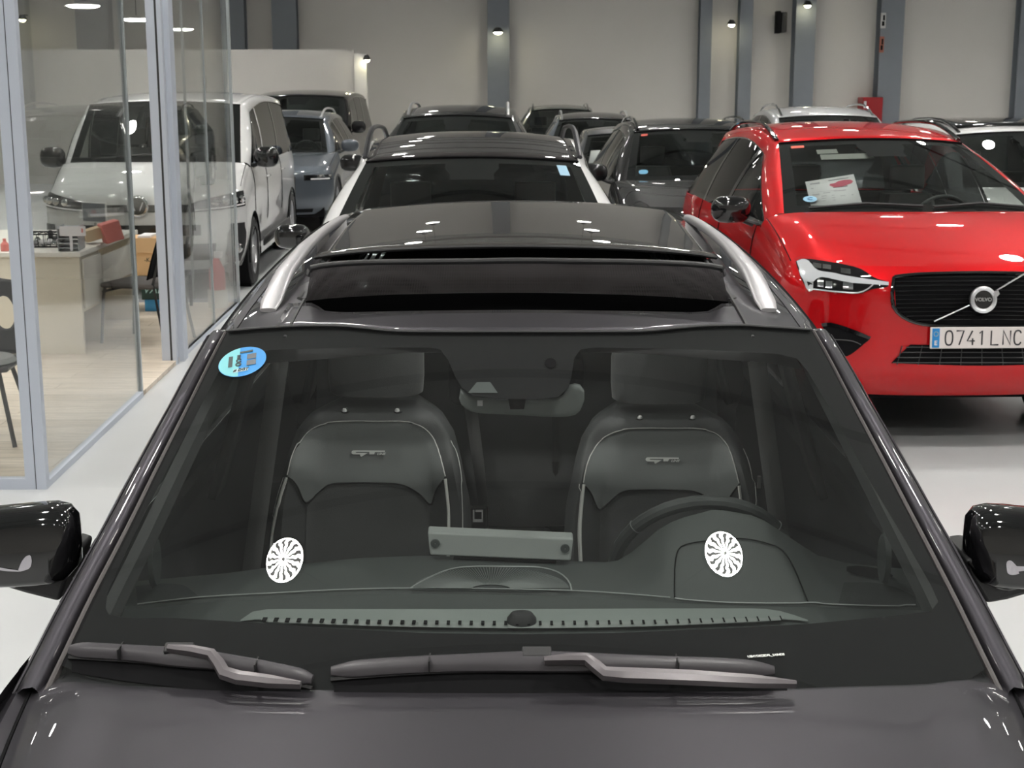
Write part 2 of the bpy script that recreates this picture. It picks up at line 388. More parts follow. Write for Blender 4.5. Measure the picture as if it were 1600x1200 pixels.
w2 = tag(empty('window_2', (GX, GY0, 0)), 'long glass side of the office along the aisle', kind='structure')
w3 = tag(empty('window_3', (GX, GY1, 0)), 'glass back of the office before the white van', kind='structure')
L = lambda p, q, o: (Vector(p)-Vector(o), Vector(q)-Vector(o))
def wm(nm, lo, hi, m, par):
    a, b = L(lo, hi, par.location); return MB().box(a, b).build(nm, m, par, smooth=False)
# front (facing camera) at y=GY0
wm('corner_post', (GX-.105,GY0,0), (GX-.055,GY0+.05,GH), M_FRAME, w1); wm('corner_post', (GX-.050,GY0,0), (GX,GY0+.05,GH), M_FRAME, w1)
wm('seal', (GX-.056,GY0+.004,0), (GX-.049,GY0+.045,GH), M_SEAL, w1)
wm('bottom_rail', (-7.5,GY0,0), (GX-.105,GY0+.05,.055), M_FRAME, w1); wm('top_rail', (-7.5,GY0,GH-.05), (GX,GY0+.05,GH), M_FRAME, w1)
wm('glass_pane', (-7.5,GY0+.02,.05), (GX-.105,GY0+.03,GH-.05), M_PANE, w1)
# side, first fixed pane, glass edge strip, door gap, double post, further panes
wm('bottom_rail', (GX-.04,GY0+.05,0), (GX,9.25,.035), M_FRAME, w2)
wm('glass_pane', (GX-.025,GY0+.05,.03), (GX-.015,9.25,GH), M_PANE, w2)
wm('edge_profile', (GX-.035,9.25,0), (GX-.005,9.275,GH), mat('clear_edge_profile', (.42,.46,.48), .2, .2, coat=.5, var=.03), w2)
wm('door_track', (GX-.03,9.275,0), (GX-.01,10.35,.012), M_FRAME, w2)
wm('door_post', (GX-.03,10.35,0), (GX+.0,10.42,GH), M_FRAME, w2); wm('door_post', (GX-.03,10.47,0), (GX+.03,10.62,GH), M_FRAME, w2)
wm('door_post', (GX-.105,10.35,0), (GX-.045,10.40,GH), M_FRAME, w2); wm('seal', (GX-.045,10.352,0), (GX-.03,10.4,GH), M_SEAL, w2)
wm('glass_pane', (GX-.025,10.62,.02), (GX-.015,GY1,GH), M_PANE, w2)
wm('edge_profile', (GX-.03,12.0,0), (GX-.01,12.02,GH), mat('clear_edge_profile'), w2)
wm('bottom_rail', (GX-.04,10.62,0), (GX,GY1,.03), M_FRAME, w2)
wm('glass_pane', (-7.5,GY1,.03), (GX,GY1+.012,GH), M_PANE, w3); wm('bottom_rail', (-7.5,GY1-.01,0), (GX,GY1+.03,.06), M_FRAME, w3)
wm('edge_profile', (GX-.012,GY1-.012,0), (GX+.012,GY1+.02,GH), mat('clear_edge_profile'), w3)
wm('door_stile', (GX-.42,GY1-.01,0), (GX-.40,GY1+.02,GH), mat('clear_edge_profile'), w3)
w2.rotation_euler = (0,0,math.radians(1.54)); w3.location = (GX-.165, GY1, 0)
# ---- desk
M_DESK = mat('cream_laminate', (.74,.69,.58), .45, var=.02); M_DESKT = mat('white_laminate', (.78,.76,.70), .4, var=.02)
d = empty('desk', (-3.9, 11.3, .03), 0, 'cream office desk with drawers behind the glass', 'desk')
MB().box((-1.0,-.72,.72),(.76,.95,.755)).build('desk_top', M_DESKT, d, bevel=.004)
MB().box((-1.0,-.70,0),(.745,-.66,.72)).build('end_panel', M_DESK, d, bevel=.003)
MB().box((.30,-.66,.30),(.73,-.18,.71)).build('pedestal', M_DESK, d, bevel=.003)
MB().box((.735,-.62,.33),(.752,-.16,.69)).build('drawer', M_DESKT, d, bevel=.003)
MB().box((.735,-.12,.42),(.752,.88,.66)).build('modesty_panel', M_DESKT, d, bevel=.003)
MB().box((.28,-.16,0),(.73,-.12,.72)).build('side_panel', M_DESK, d, bevel=.003)
MB().box((.28,.89,0),(.73,.93,.72)).build('side_panel', M_DESK, d, bevel=.003)
# things on the desk
TZ = .787
def frompx(px, py, z): return atz(px, py, z)
p = frompx(75, 385, TZ); b = empty('wire_tray', (p.x, p.y, TZ), 0, 'dark wire tray of small bits at the near end of the desk', 'tray')
m = MB()
for kk in range(7): m.tube([(-.13+.26*kk/6,-.08,.0),(-.15+.3*kk/6,-.10,.10),(-.15+.3*kk/6,.10,.10),(-.13+.26*kk/6,.08,.0)], .004, 5)
m.tube([(-.15,-.10,.10),(.15,-.10,.10),(.15,.10,.10),(-.15,.10,.10),(-.15,-.10,.10)], .006, 6); m.tube([(-.13,-.08,.005),(.13,-.08,.005),(.13,.08,.005),(-.13,.08,.005),(-.13,-.08,.005)], .006, 6)
m.build('wire_basket', M_MATBLK, b)
for kk in range(9):
    a = random.uniform(0,6.28); MB().lathe([(.001,0),(.02,.005),(.026,.02),(.012,.04),(.001,.042)], 10, c=(random.uniform(-.09,.09), random.uniform(-.05,.05), random.uniform(0,.04))).build('small_item', [M_CHROME, M_PAPER, M_BELT][kk % 3], b)
p = frompx(106, 392, TZ); o = empty('document_tray', (p.x, p.y+.1, TZ), .1, 'grey ridged document tray on the desk beside the wire tray', 'tray')
m = MB()
for kk in range(5): m.box((-.07,-.12,.02+.035*kk),(.07,.12,.026+.035*kk))
m.box((-.075,-.12,0),(-.07,.12,.18)).box((.07,-.12,0),(.075,.12,.18)); m.build('shelves', mat('grey_plastic', (.38,.4,.42), .4, var=.04), o)
p = frompx(128, 372, TZ); o = empty('desk_monitor', (p.x, p.y+.4, TZ), -.5, 'grey computer monitor on the desk seen through two glass panes', 'monitor')
MB().box((-.12,-.08,0),(.12,.08,.012)).build('stand_base', M_BELT, o, bevel=.004); o.scale = (.5,.5,.5); MB().box((-.02,-.01,.01),(.02,.01,.2)).build('stand_neck', M_BELT, o)
MB().box((-.26,-.02,.17),(.26,.015,.5)).build('screen_housing', mat('light_grey_casing', (.5,.5,.49), .5, var=.03), o, bevel=.01)
MB().box((-.245,-.023,.19),(.245,-.0205,.485)).build('screen', mat('dim_screen', (.10,.11,.12), .15, var=.1), o)
p = frompx(120, 388, TZ); o = empty('desk_phone', (p.x-.3, p.y+.55, TZ), .3, 'black desk phone lying behind the document tray', 'phone')
MB().box((-.09,-.08,0),(.09,.08,.03)).build('phone_base', M_GLOSSBLK, o, bevel=.01); MB().tube([(-.06,-.09,.05),(-.06,0,.065),(-.06,.09,.05)], .02, 8).build('handset', M_MATBLK, o)
p = frompx(160, 380, TZ); o = empty('cardboard_display', (p.x, p.y, TZ+.004), 0, 'pink and kraft open cardboard box standing on the desk', 'box')
MPK = mat('coral_pink_card', (.72,.20,.17), .6, var=.05); MKR = mat('kraft_card', (.55,.42,.27), .8, var=.06)
R = Matrix.Rotation(.5, 3, 'Z') @ Matrix.Rotation(-.25, 3, 'Y')
MB().box((.0,-.07,.012),(.14,.07,.162), R).build('box_side', MPK, o, bevel=.006); MB().box((-.14,-.065,.022),(-.002,.065,.11), R).build('box_front', MKR, o, bevel=.004)
p = frompx(112, 358, .95); o = tag(MB().box((p.x-.09,p.y,.90),(p.x+.10,p.y+.004,.97)).box((p.x-.02,p.y,.79),(p.x+.0,p.y+.004,.90)).build('sign_card', M_PAPER), 'small white card with a red mark above the desk', 'card')
MB().box((.0,0,0),(.012,.001,.03)).build('red_mark', MPK, o).location = (p.x+.07, p.y-.003, .925)
p = frompx(8, 392, TZ); o = tag(MB().lathe([(.001,0),(.03,0),(.03,.05),(.012,.07),(.012,.09),(.001,.09)], 14, c=(p.x,p.y,TZ)).build('small_bottle', MPK), 'tiny red bottle on the desk at the left edge of the view', 'bottle')
# ---- visitor chair (black, metal legs) and cardboard boxes
def visitor_chair(loc, rz, lab, scale=1):
    o = empty('visitor_chair', loc, rz, lab, 'chair')
    m = MB(); rows = []
    for i in range(9):
        v = i/8; rows.append([(math.sin(u)*.225*(1-.25*v*v), .20+.10*v-.07*math.cos(u)*1.0, .50+.36*v+ (.03*math.cos(u*1.3) if v > .9 else 0)) for u in [(-1.1+2.2*j/10) for j in range(11)]])
    m.grid(rows).build('backrest', M_MATBLK, o, solid=.012)
    MB().box((-.23,-.24,.43),(.23,.22,.47)).build('seat', mat('grey_brown_seat_fabric', (.10,.09,.085), .8, bump=.2), o, bevel=.02)
    for sx in (-1, 1):
        MB().tube([(sx*.21,-.20,.44),(sx*.215,-.22,.36),(sx*.225,-.25,0)], .012, 8).build('leg', M_LAMPHOUSE, o)
        MB().tube([(sx*.19,.30,.80),(sx*.20,.21,.47),(sx*.22,.30,0)], .012, 8).build('leg', M_LAMPHOUSE, o)
    MB().tube([(-.215,-.22,.40),(.215,-.22,.40)], .010, 8).build('stretcher', M_LAMPHOUSE, o)
    return o
g = atz(266, 545, .03)
visitor_chair((-2.85, 11.2, .03), math.radians(-108), 'black visitor chair with thin metal legs beside the cardboard boxes')
def cbox(name, c, s, m, lab, cat='box', rz=0):
    o = empty(name, c, rz, lab, cat); MB().box((-s[0]/2,-s[1]/2,0),(s[0]/2,s[1]/2,s[2])).build('carton', m, o, bevel=.004, smooth=False); return o
MC = mat('brown_corrugated_cardboard', (.80,.52,.27), .8, var=.05, bump=.1, bscale=120)
yb = 12.66
a0 = aty(205, 431, yb); a1 = aty(252, 372, yb)
o = cbox('cardboard_box', (wx(226,yb), yb+.15, a0.z), (.34,.3,a1.z-a0.z), MC, 'open brown cardboard box on the chair row behind the office door')
hh = a1.z-a0.z
MB().box((-.17,-.17,hh*.62),(.17,-.152,hh*1.0)).build('flap', mat('pale_cardboard', (.72,.47,.25), .8, var=.04), o, smooth=False)
text_mesh('print', '-KASA', .05, M_INK, o, basis((.04,-.1525,hh*.42), (1,0,0), (0,0,1)))
o2 = tag(MB().box((wx(215,yb)-.02, yb+.0, a1.z+.001),(wx(232,yb), yb+.25, a1.z+.02)).build('paper_stack', M_PAPER, bevel=.003), 'stack of white paper on top of the brown cardboard box', 'paper')
# side table under the box, box with printed lid and blue box below
t = empty('low_shelf', (wx(228,yb), yb+.15, .03), 0, 'low dark shelf carrying the cardboard box', 'shelf')
MB().box((-.3,-.19,a0.z-.055),(.3,.19,a0.z-.033)).build('shelf_board', M_MATBLK, t)
for sx in (-1,1):
    for sy in (-1,1): MB().box((sx*.28-.012,sy*.17-.012,0),(sx*.28+.012,sy*.17+.012,a0.z-.055)).build('leg', M_MATBLK, t)
b0 = aty(225, 492, yb); b1 = aty(225, 474, yb)
cbox('blue_box', (wx(233,yb)-.01, yb+.1, .03), (.15,.2,max(.1,b1.z-.03)), mat('blue_card', (.04,.25,.50), .5, var=.05), 'bright blue box on the floor under the shelf')
o = cbox('black_box', (wx(254,yb)+.02, yb+.12, .03), (.11,.2,max(.1,b1.z-.03)), M_MATBLK, 'black box on the floor right of the blue box')
o = cbox('printed_box', (wx(240,yb), yb+.12, max(.13,b1.z)), (.3,.22,.13), mat('dark_green_card', (.02,.05,.045), .4, var=.1), 'dark box with pale lettering lying on the blue and black boxes')
text_mesh('print', 'VARES', .09, mat('pale_teal_print', (.4,.62,.62), .5, var=.05), o, basis((0,-.112,.085), (1,0,0), (0,0,1)), xscale=1.1, shear=.3)
# red and white spray bottle behind the glass
g = atz(335, 500, 0.0); o = empty('spray_bottle', (g.x-.1, 12.9, .03), 0, 'red spray bottle with white trigger on the office floor by the end pane', 'bottle')
gz = aty(334, 490, 12.9).z
o.location = (wx(334,12.9), 12.9, .03)
sgz = MB().lathe([(.001,.16),(.07,.16),(.075,.2),(.07,.34),(.03,.42),(.022,.44),(.001,.44)], 16).build('bottle', mat('red_liquid_plastic', (.62,.10,.09), .3, var=.1), o)
MB().lathe([(.001,.0),(.09,.0),(.09,.16),(.001,.16)], 16).build('stand', M_DESKT, o)
MB().box((-.02,-.02,.44),(.06,.02,.50)).build('trigger', M_PAPER, o, bevel=.006)
# task chair at the left edge
g = atz(16, 715, 0.03)
o = empty('task_chair', (-2.94, 8.0, .03), math.radians(4), 'black plastic shell chair with an oval hole in its backrest by the desk', 'chair')
MSH = mat('black_shell_plastic', (.012,.012,.014), .35, bump=.05)
def shell(u, v):   # u -1..1 across, v 0..1 up
    return Vector((u*.175*(1-.15*v), .18+.08*v-.08*(1-u*u)*.5+.06*(1-v)*u*u, .44+.42*v+.03*(1-abs(u))))
NU, NV = 24, 20; vs = []; fs = []
for i in range(NV+1):
    for j in range(NU+1):
        u, v = -1+2*j/NU, i/NV
        r = math.hypot((u-.45)/.30, (v-.55)/.22)
        if r < 1 and r > 1e-6: u, v = .45+(u-.45)/r, .55+(v-.55)/r
        vs.append(shell(u, v))
for i in range(NV):
    for j in range(NU):
        u, v = -1+2*(j+.5)/NU, (i+.5)/NV
        if math.hypot((u-.45)/.30, (v-.55)/.22) > .93: fs.append((i*(NU+1)+j, i*(NU+1)+j+1, (i+1)*(NU+1)+j+1, (i+1)*(NU+1)+j))
mk('backrest', vs, fs, MSH, o, solid=.014)
MB().grid([[(u*.18, -.25+.45*t, .435+.012*u*u+.03*max(0, t-.8)) for u in [-1+.2*j for j in range(11)]] for t in [i/10 for i in range(11)]]).build('seat', MSH, o, solid=.02)
MB().lathe([(.001,.0),(.16,.0),(.18,.02),(.16,.045),(.001,.055)], 24, c=(0,-.03,.43)).build('cushion', mat('grey_seat_pad', (.22,.22,.22), .7, bump=.2), o)
for sx in (-1,1):
    for sy in (-1,1): MB().tube([(sx*.10,sy*.12,.43),(sx*.19,sy*.22+.0,0)], .013, 8).build('leg', M_LAMPHOUSE, o)
# ring pendants over the office
M_PEND = mat('pendant_diffuser', (1,1,1), .5, emit=(1,.97,.9), es=9)
for (px, py, y, wpx, lab) in ((130,11,12.0,25,'nearest of the flat round pendant lamps over the office'), (213,32,14.6,21,'middle one of the flat round pendant lamps over the office'), (285,47,17.2,17,'farthest of the flat round pendant lamps, dim behind the glass')):
    p = aty(px, py, y); r = wpx*y/F
    o = empty('pendant_lamp', tuple(p), 0, lab, 'pendant lamp')
    MB().lathe([(.001,-.012),(r*.7,-.008),(r,.006),(r*.97,.014),(.001,.016)], 32).build('diffuser', M_PEND, o)
    MB().lathe([(.001,.017),(r*.9,.017),(r*.5,.03),(.001,.03)], 32).build('housing', M_LAMPHOUSE, o)
    MB().tube([(0,0,.05),(0,0,CEIL-p.z)], .003, 6).build('cord', M_LAMPHOUSE, o)
# ============================================================ CARS OF THE HALL
def lerp(a, b, t): return a+(b-a)*t
def cl(t): return max(0., min(1., t))
def make_wheel(par, x, y, r, w=.21, style=10):
    s = 1 if x > 0 else -1
    t = MB().lathe([(r*.70,-w/2),(r*.93,-w/2),(r,-w*.38),(r,w*.38),(r*.93,w/2),(r*.70,w/2),(r*.68,0),(r*.70,-w/2)], 40, 'x', (x,y,r)).build('wheel', M_RUB, par)
    m = MB(); fx = x+s*w*.40
    m.lathe([(r*.71,s*w*.46),(r*.66,s*w*.42),(r*.62,-s*w*.1)], 40, 'x', (x,y,r))
    m.lathe([(.001,s*w*.42),(r*.16,s*w*.42),(r*.18,s*w*.30)], 20, 'x', (x,y,r))
    for k in range(style):
        a = 2*math.pi*k/style; ca, sa = math.cos(a), math.sin(a)
        def q(rad, off, dx): return (fx+dx, y+ca*rad-sa*off, r+sa*rad+ca*off)
        m.add([q(r*.12,-.022,0),q(r*.12,.022,0),q(r*.66,.016,-s*.01),q(r*.66,-.016,-s*.01),
               q(r*.12,-.022,-s*.04),q(r*.12,.022,-s*.04),q(r*.66,.016,-s*.05),q(r*.66,-.016,-s*.05)],
              [(0,1,2,3),(0,4,5,1),(2,6,7,3),(1,5,6,2),(0,3,7,4)])
    m.build('rim', M_RIM, t, ang=30)
    MB().lathe([(.001,s*w*.05),(r*.5,s*w*.05)], 30, 'x', (x,y,r)).build('brake_disc', M_MATBLK, t)
def simple_seat(par, x, y, z=.50, m=M_DARKFAB, tall=.62):
    rows = []
    for i in range(11):
        t = i/10; hw = .235*(1-.28*t**3); yy = y + .16*t; zz = z+tall*t
        rows.append([(x+hw*math.sin(a)*(1 if abs(math.sin(a)) < .98 else 1), yy-.07*math.cos(a)*(1 if math.cos(a) > 0 else -.0)-(.02 if abs(math.sin(a)) > .8 else 0) + (.09 if math.cos(a) < 0 else 0), zz) for a in [2*math.pi*k/20 for k in range(20)]])
    s = MB().grid(rows, closed=True, cap=True).build('front_seat', m, par)
    MB().box((x-.22,y-.42,z-.15),(x+.22,y+.02,z)).build('seat_cushion', m, s, bevel=.03)
    MB().grid([[ (x+.125*math.copysign(abs(math.cos(a))**.85, math.cos(a)), y+.18+.05*math.copysign(abs(math.sin(a))**.9, math.sin(a)), z+tall+.03+.17*t) for a in [2*math.pi*k/16 for k in range(16)]] for t in (0,.05,.2,.5,.8,.95,1)], closed=True, cap=True).build('headrest', m, s, sub=1)
    return s
def steering_wheel(par, c, r, tilt=25, rad=.014, m=None):
    R = Matrix.Rotation(math.radians(tilt), 3, 'X'); c = Vector(c); m = m or M_LEATHER2
    mb = MB(); rows = []
    for i in range(40):
        a = 2*math.pi*i/40; ctr = Vector((math.cos(a)*r, 0, math.sin(a)*r)); rows.append([])
        for k in range(10):
            b = 2*math.pi*k/10; rows[-1].append(c + R @ (ctr*(1+rad/r*math.cos(b)) + Vector((0, rad*math.sin(b), 0))))
    rows.append(rows[0]); mb.grid(rows, closed=True)
    w = mb.build('steering_wheel', m, par)
    h = MB()
    h.add([c + R @ Vector(q) for q in [(-.07,.01,-.06),(.07,.01,-.06),(.08,.01,.05),(-.08,.01,.05),(-.06,.05,-.05),(.06,.05,-.05),(.07,.05,.04),(-.07,.05,.04)]], [(0,1,2,3),(4,7,6,5),(0,4,5,1),(2,6,7,3),(1,5,6,2),(0,3,7,4)])
    for sx in (-1, 1): h.tube([c + R @ Vector((sx*.06,.02,0)), c + R @ Vector((sx*(r-.005),0,-.01))], .018, 6)
    h.tube([c + R @ Vector((0,.02,-.04)), c + R @ Vector((0,0,-(r-.005)))], .02, 6)
    h.build('wheel_hub', m, w); return w
def make_car(name, label, cat, X, Y, rz=0, W=.92, L=4.5, zs=.26, hl=.95, yc=1.1, zc=1.10, yh=2.0, zh=1.58, zr=1.67, wb=.74, wh=.60, zb=1.08,
             ytr=None, paintm=M_BLACKP, roofm=None, pilm=None, rails=None, railx=.93, mirm=None, glass=M_CARG, sideglass=None, van=False,
             lights=True, grille=True, wheelr=.35, interior=True, yB=.40, yC=.66, group=None, cowl=.16, clad=None, seats=M_DARKFAB, tailz=None, doorseam=False, railh=.05, archf=.90, mirs=1.0, ridge=.012, ridgew=.10):
    root = empty(name, (X, Y, 0), rz, label, cat, group)
    roofm = roofm or paintm; pilm = pilm or paintm; mirm = mirm or paintm; ytr = ytr or L-.45; sideglass = sideglass or M_DARKG
    out = {'root': root}
    def prof(s): return .99 - .10*(1-min(s/.45,1))**2 - .035*max(0,(s-.75)/.25)**2
    def y0(z): return .12*(1-cl((z-zs)/.22))**2 + .10*cl((z-.86*hl)/(.14*hl))**2
    def FS(u, z, off=0):
        zt = hl; s = (z-zs)/(zt-zs); w = W*prof(s); a = u*math.pi/2
        x = w*math.sin(a); y = y0(z) + .42*(1-math.cos(a))**1.3*(1-.0*s)
        e = 1e-3; p = Vector((x, y, z - .05*abs(u)**6*cl((z-.8*hl)/(.2*hl))))
        if off: p += Vector((math.sin(a)*.9, -math.cos(a)-.1, 0)).normalized()*off
        return p
    out['FS'] = FS
    NU = 41; us = [-1+2*j/(NU-1) for j in range(NU)]
    rows = [[FS(u, lerp(zs, hl, i/14)) for u in us] for i in range(15)]
    m = MB(); m.grid(rows)
    hrows = []
    for i in range(17):
        t = i/16; ye = lerp(.52, yc+cowl, t); yy = lerp(y0(hl), yc, t); r = []
        for u in us:
            a = u*math.pi/2; x = W*lerp(prof(1), .955, t)*math.sin(a)
            y = yy + (ye-yy)*(1-math.cos(a))**1.3
            z0_ = hl + (zc-hl)*(1-(1-t)**1.5); z1_ = lerp(hl-.05, zb-.005, t)
            z = z0_ + (z1_-z0_)*abs(u)**5 + ridge*math.exp(-((abs(u)-.62)/ridgew)**2)*math.sin(math.pi*min(1,t*1.1))
            r.append(Vector((x, y, z)))
        hrows.append(r)
    m.grid(hrows)
    # sides
    topf = lambda y: lerp(hl-.05, zb-.005, cl((y-.42)/(yc+cowl-.42))) if y < yc+cowl else zb
    NY, NZ = int(L/.035), 18; yr = L-.35; ws = (.52+.37, L-.86); ar = wheelr*1.14
    for s in (-1, 1):
        vs = []; idx = []
        for i in range(NY+1):
            y = lerp(.42, yr, i/NY)
            for j in range(NZ+1):
                t = j/NZ; z = lerp(zs, topf(y), t)
                x = W*lerp(prof(t), 1.0 if False else prof(t), 0)
                x = W*(prof(t) if y < yc+cowl else lerp(prof(t), max(.955, prof(t)), cl((y-yc-cowl)/.2)))
                x *= 1-.05*cl((y-(L-1.2))/1.2)**2
                x -= .012*math.exp(-((z-.62)/.09)**2)*cl((y-1.2)/.3)*cl((yr-.5-y)/.3)
                vs.append([x, y, z])
        for n, v in enumerate(vs):
            for wy in ws:
                dy, dz = v[1]-wy, v[2]-wheelr; d = math.hypot(dy, dz)
                if d < ar and d > ar-.05 and dz > -.2: v[1] = wy+dy/d*ar; v[2] = wheelr+dz/d*ar
        fs = []
        for i in range(NY):
            for j in range(NZ):
                q = (i*(NZ+1)+j, (i+1)*(NZ+1)+j, (i+1)*(NZ+1)+j+1, i*(NZ+1)+j+1)
                cy = sum(vs[k][1] for k in q)/4; cz = sum(vs[k][2] for k in q)/4
                if any(math.hypot(cy-wy, cz-wheelr) < ar-.012 for wy in ws): continue
                fs.append(q)
        m.add([(s*v[0], v[1], v[2]) for v in vs], fs)
        # wheel arch lips
        for wy in ws:
            MB().tube([(s*(W*.985), wy+ar*.99*math.cos(a), wheelr+ar*.99*math.sin(a)) for a in [math.radians(-12+204*k/20) for k in range(21)]], .018 if clad else .008, 6).build('arch_lip', clad or M_MATBLK, root)
    # rear face and cap under the tailgate glass
    m.grid([[Vector((W*.95*math.sin(u*math.pi/2)*(prof((z-zs)/(zb-zs))), yr+.33*math.cos(u*math.pi/2)**.6 if abs(u) < 1 else yr, z)) for u in us] for z in [lerp(zs, zb, i/8) for i in range(9)]])
    body = m.build('body', paintm, root, ang=40); out['body'] = body
    seam = MB()
    for s in (-1, 1): MB().tube([hrows[i][20+s*17]+Vector((0,0,.001)) for i in range(1, 17)], .0035, 4).build('bonnet_seam', M_MATBLK, root)
    if clad:
        for s in (-1,1):
            MB().grid([[(s*W*(.995), y, z) for y in (ws[0]+ar+.02, ws[1]-ar-.02)] for z in (zs-.02, zs+.14)]).build('sill_cladding', clad, root, solid=.02)
    # underbody and cabin tub (dark)
    MB().box((-W*.86,.25,zs-.04),(W*.86,L-.3,zs+.12)).build('underbody', M_MATBLK, root)
    # greenhouse
    def cowlp(u): return Vector((wb*u, yc+cowl*u*u, zc-.0-(.02)*u*u))
    def headp(u): return Vector((wh*u, yh+.13*u*u, zh-.035*u*u))
    bul = .022 if not van else .015
    def WSF(u, t, off=0):
        a, b = cowlp(u), headp(u); p = a.lerp(b, t); n = Vector((0, -(zh-zc), yh-yc)).normalized()
        return p + n*(bul*4*t*(1-t)*.6+off)
    out['WSF'] = WSF
    us2 = [-1+2*j/24 for j in range(25)]
    MB().grid([[WSF(u, t/12) for u in us2] for t in range(13)]).build('windscreen', glass, root)
    bm_ = MB()
    bm_.grid([[WSF(u, t, -.003) for u in us2] for t in (0,.05,.09)]); bm_.grid([[WSF(u, t, -.003) for u in us2] for t in (.93,.97,1)])
    for s in (-1,1): bm_.grid([[WSF(s*u, t/10, -.003) for u in (.90,.95,1)] for t in range(11)])
    bm_.grid([[WSF(u*(.24 if t > .8 else .19), t, -.003) for u in (-1,-.5,0,.5,1)] for t in (.73,.80,.87,.95)])
    bm_.build('windscreen_black_band', M_FRIT, root)
    def roofp(u, t):
        y = lerp(yh, ytr, t) + .13*u*u*(1-t) - .06*u*u*t
        z = zh + (zr-zh)*(1-(2*cl(t/.9)-1)**2 if t < .45 else 1-((t-.45)/.55)**2*.55) - (.035+.02*t)*abs(u)**2.4
        if t < .45: z = zh + (zr-zh)*(1-(1-t/.45)**2) - (.035+.02*t)*abs(u)**2.4
        return Vector((wh*u*(1-.03*t), y, z))
    out['roofp'] = roofp
    roof = MB().grid([[roofp(u, t/16) for u in us2] for t in range(17)]).build('roof', roofm, root, solid=.02); out['roof'] = roof
    MB().tube([headp(u)+Vector((0,0,.004)) for u in us2], .006, 5).build('header_seal', M_MATBLK, root)
    # side frames
    for s in (-1, 1):
        I = [cowlp(1).lerp(headp(1), t/10) + Vector((0,-.3,.5))*0*t + Vector((0,-(zh-zc), yh-yc)).normalized()*(bul*2.4*(t/10)*(1-t/10)) for t in range(10)]
        I += [roofp(1, t/14) for t in range(15)]
        tb = Vector((wb*.93, L-.33, zb)); I += [I[-1].lerp(tb, t/6) for t in range(1, 7)]
        n = len(I); O = []
        h = headp(1)
        A0 = Vector((min(W*.953, wb+.095), yc+cowl+.10, zb)); A1 = Vector((h.x+.068, h.y+.14, h.z-.075))
        for t in range(10): O.append(A0.lerp(A1, t/10) + Vector((.02*math.sin(math.pi*t/10), 0, .03*math.sin(math.pi*t/10))))
        for t in range(15):
            r = roofp(1, t/14); O.append(Vector((r.x+.068, lerp(A1.y, ytr-.12, t/14), r.z-.075)))
        D1 = Vector((W*.93, L-.5, zb)); dd = O[-1]
        O += [dd.lerp(D1, t/6) for t in range(1, 7)]
        rows = []
        for a, b in zip(I, O):
            r = []
            for t in (0,.12,.35,.65,.88,1):
                p = a.lerp(b, t) + Vector((.35,0,.6)).normalized()*(.022*math.sin(math.pi*t)**.8)
                r.append(Vector((s*p.x, p.y, p.z)))
            rows.append(r)
        MB().grid(rows).build('side_frame', pilm, root, ang=50)
        MB().grid([[Vector((s*(q.x-.014), q.y+.004, q.z-.014)) for q in (a.lerp(b, t) for t in (-.02,.3,.6,.93))] for a, b in zip(I, O)]).build('pillar_trim', mat('dark_grey_trim', (.055,.057,.058), .6, bump=.1), root)
        # thin trim under the frame
        MB().tube([Vector((s*(p.x+.002), p.y, p.z)) for p in O], .006, 5).build('window_trim', M_GLOSSBLK, root)
        def Otop(y):
            for a, b in zip(O[:-1], O[1:]):
                if a.y <= y <= b.y: return a.lerp(b, (y-a.y)/max(1e-6, b.y-a.y))
            return O[0] if y < O[0].y else O[-1]
        bx = lambda y: lerp(A0.x, W*.952, math.sin(math.pi/2*cl((y-A0.y)/.75)))
        MB().grid([[Vector((s*lerp(bx(y), W*.956, k/2), y, zb-.008-.002*k)) for k in range(3)] for y in [lerp(yc+cowl-.03, L-.5, i/24) for i in range(25)]]).build('door_top', paintm, root)
        def sidepatch(nm, ya, yb_, mt, off=0):
            rows = []
            for i in range(13):
                y = lerp(ya, yb_, i/12); T = Otop(y); B = Vector((bx(y), y, zb-.01)); r = []
                for k in range(6):
                    p = B.lerp(T, k/5); p.x += .02*math.sin(math.pi*k/5) + off; r.append(Vector((s*p.x, p.y, p.z)))
                rows.append(r)
            return MB().grid(rows).build(nm, mt, root)
        ya, ye = O[0].y+.01, O[-1].y-.01; yBm, yCm = lerp(ya, ye, yB), lerp(ya, ye, yC)
        sidepatch('side_window', ya, yBm-.04, glass if not van else glass); sidepatch('b_pillar_cover', yBm-.04, yBm+.04, M_GLOSSBLK if not van else pilm, .003)
        sidepatch('side_window', yBm+.04, yCm-.03, sideglass); sidepatch('c_pillar_cover', yCm-.03, yCm+.03, M_GLOSSBLK, .003); sidepatch('side_window', yCm+.03, ye, sideglass)
        out['Otop%d' % s] = Otop
        if doorseam:
            for yy in (ya+.0, yBm, yCm):
                MB().tube([(s*(W*(prof(t) if t < .75 else max(.955, prof(t)))+.001), yy, lerp(zs+.1, zb, t)) for t in [k/10 for k in range(11)]], .004, 4).build('door_seam', M_MATBLK, root)
            for yy in (yBm-.22, yCm-.22):
                MB().tube([(s*(W+.012), yy, zb-.14),(s*(W+.028), yy+.03, zb-.137),(s*(W+.028), yy+.16, zb-.137),(s*(W+.012), yy+.19, zb-.14)], .011, 6).build('door_handle', paintm, root)
        # mirrors
        my = yc+cowl+.22; mc = Vector((s*(W+.10*mirs), my, zb+.09*mirs))
        def ell(t, k, n=20):
            a = 2*math.pi*k/n; ca, sa = math.cos(a), math.sin(a)
            g = math.sqrt(max(0, 1-(2*t-1)**4))
            return mc + Vector((s*(t-.5)*.25*mirs, 0, 0)) + Vector((0, .075*mirs*g*math.copysign(abs(ca)**.8, ca), (.085+(.02 if van else 0))*mirs*g*math.copysign(abs(sa)**.7, sa)))
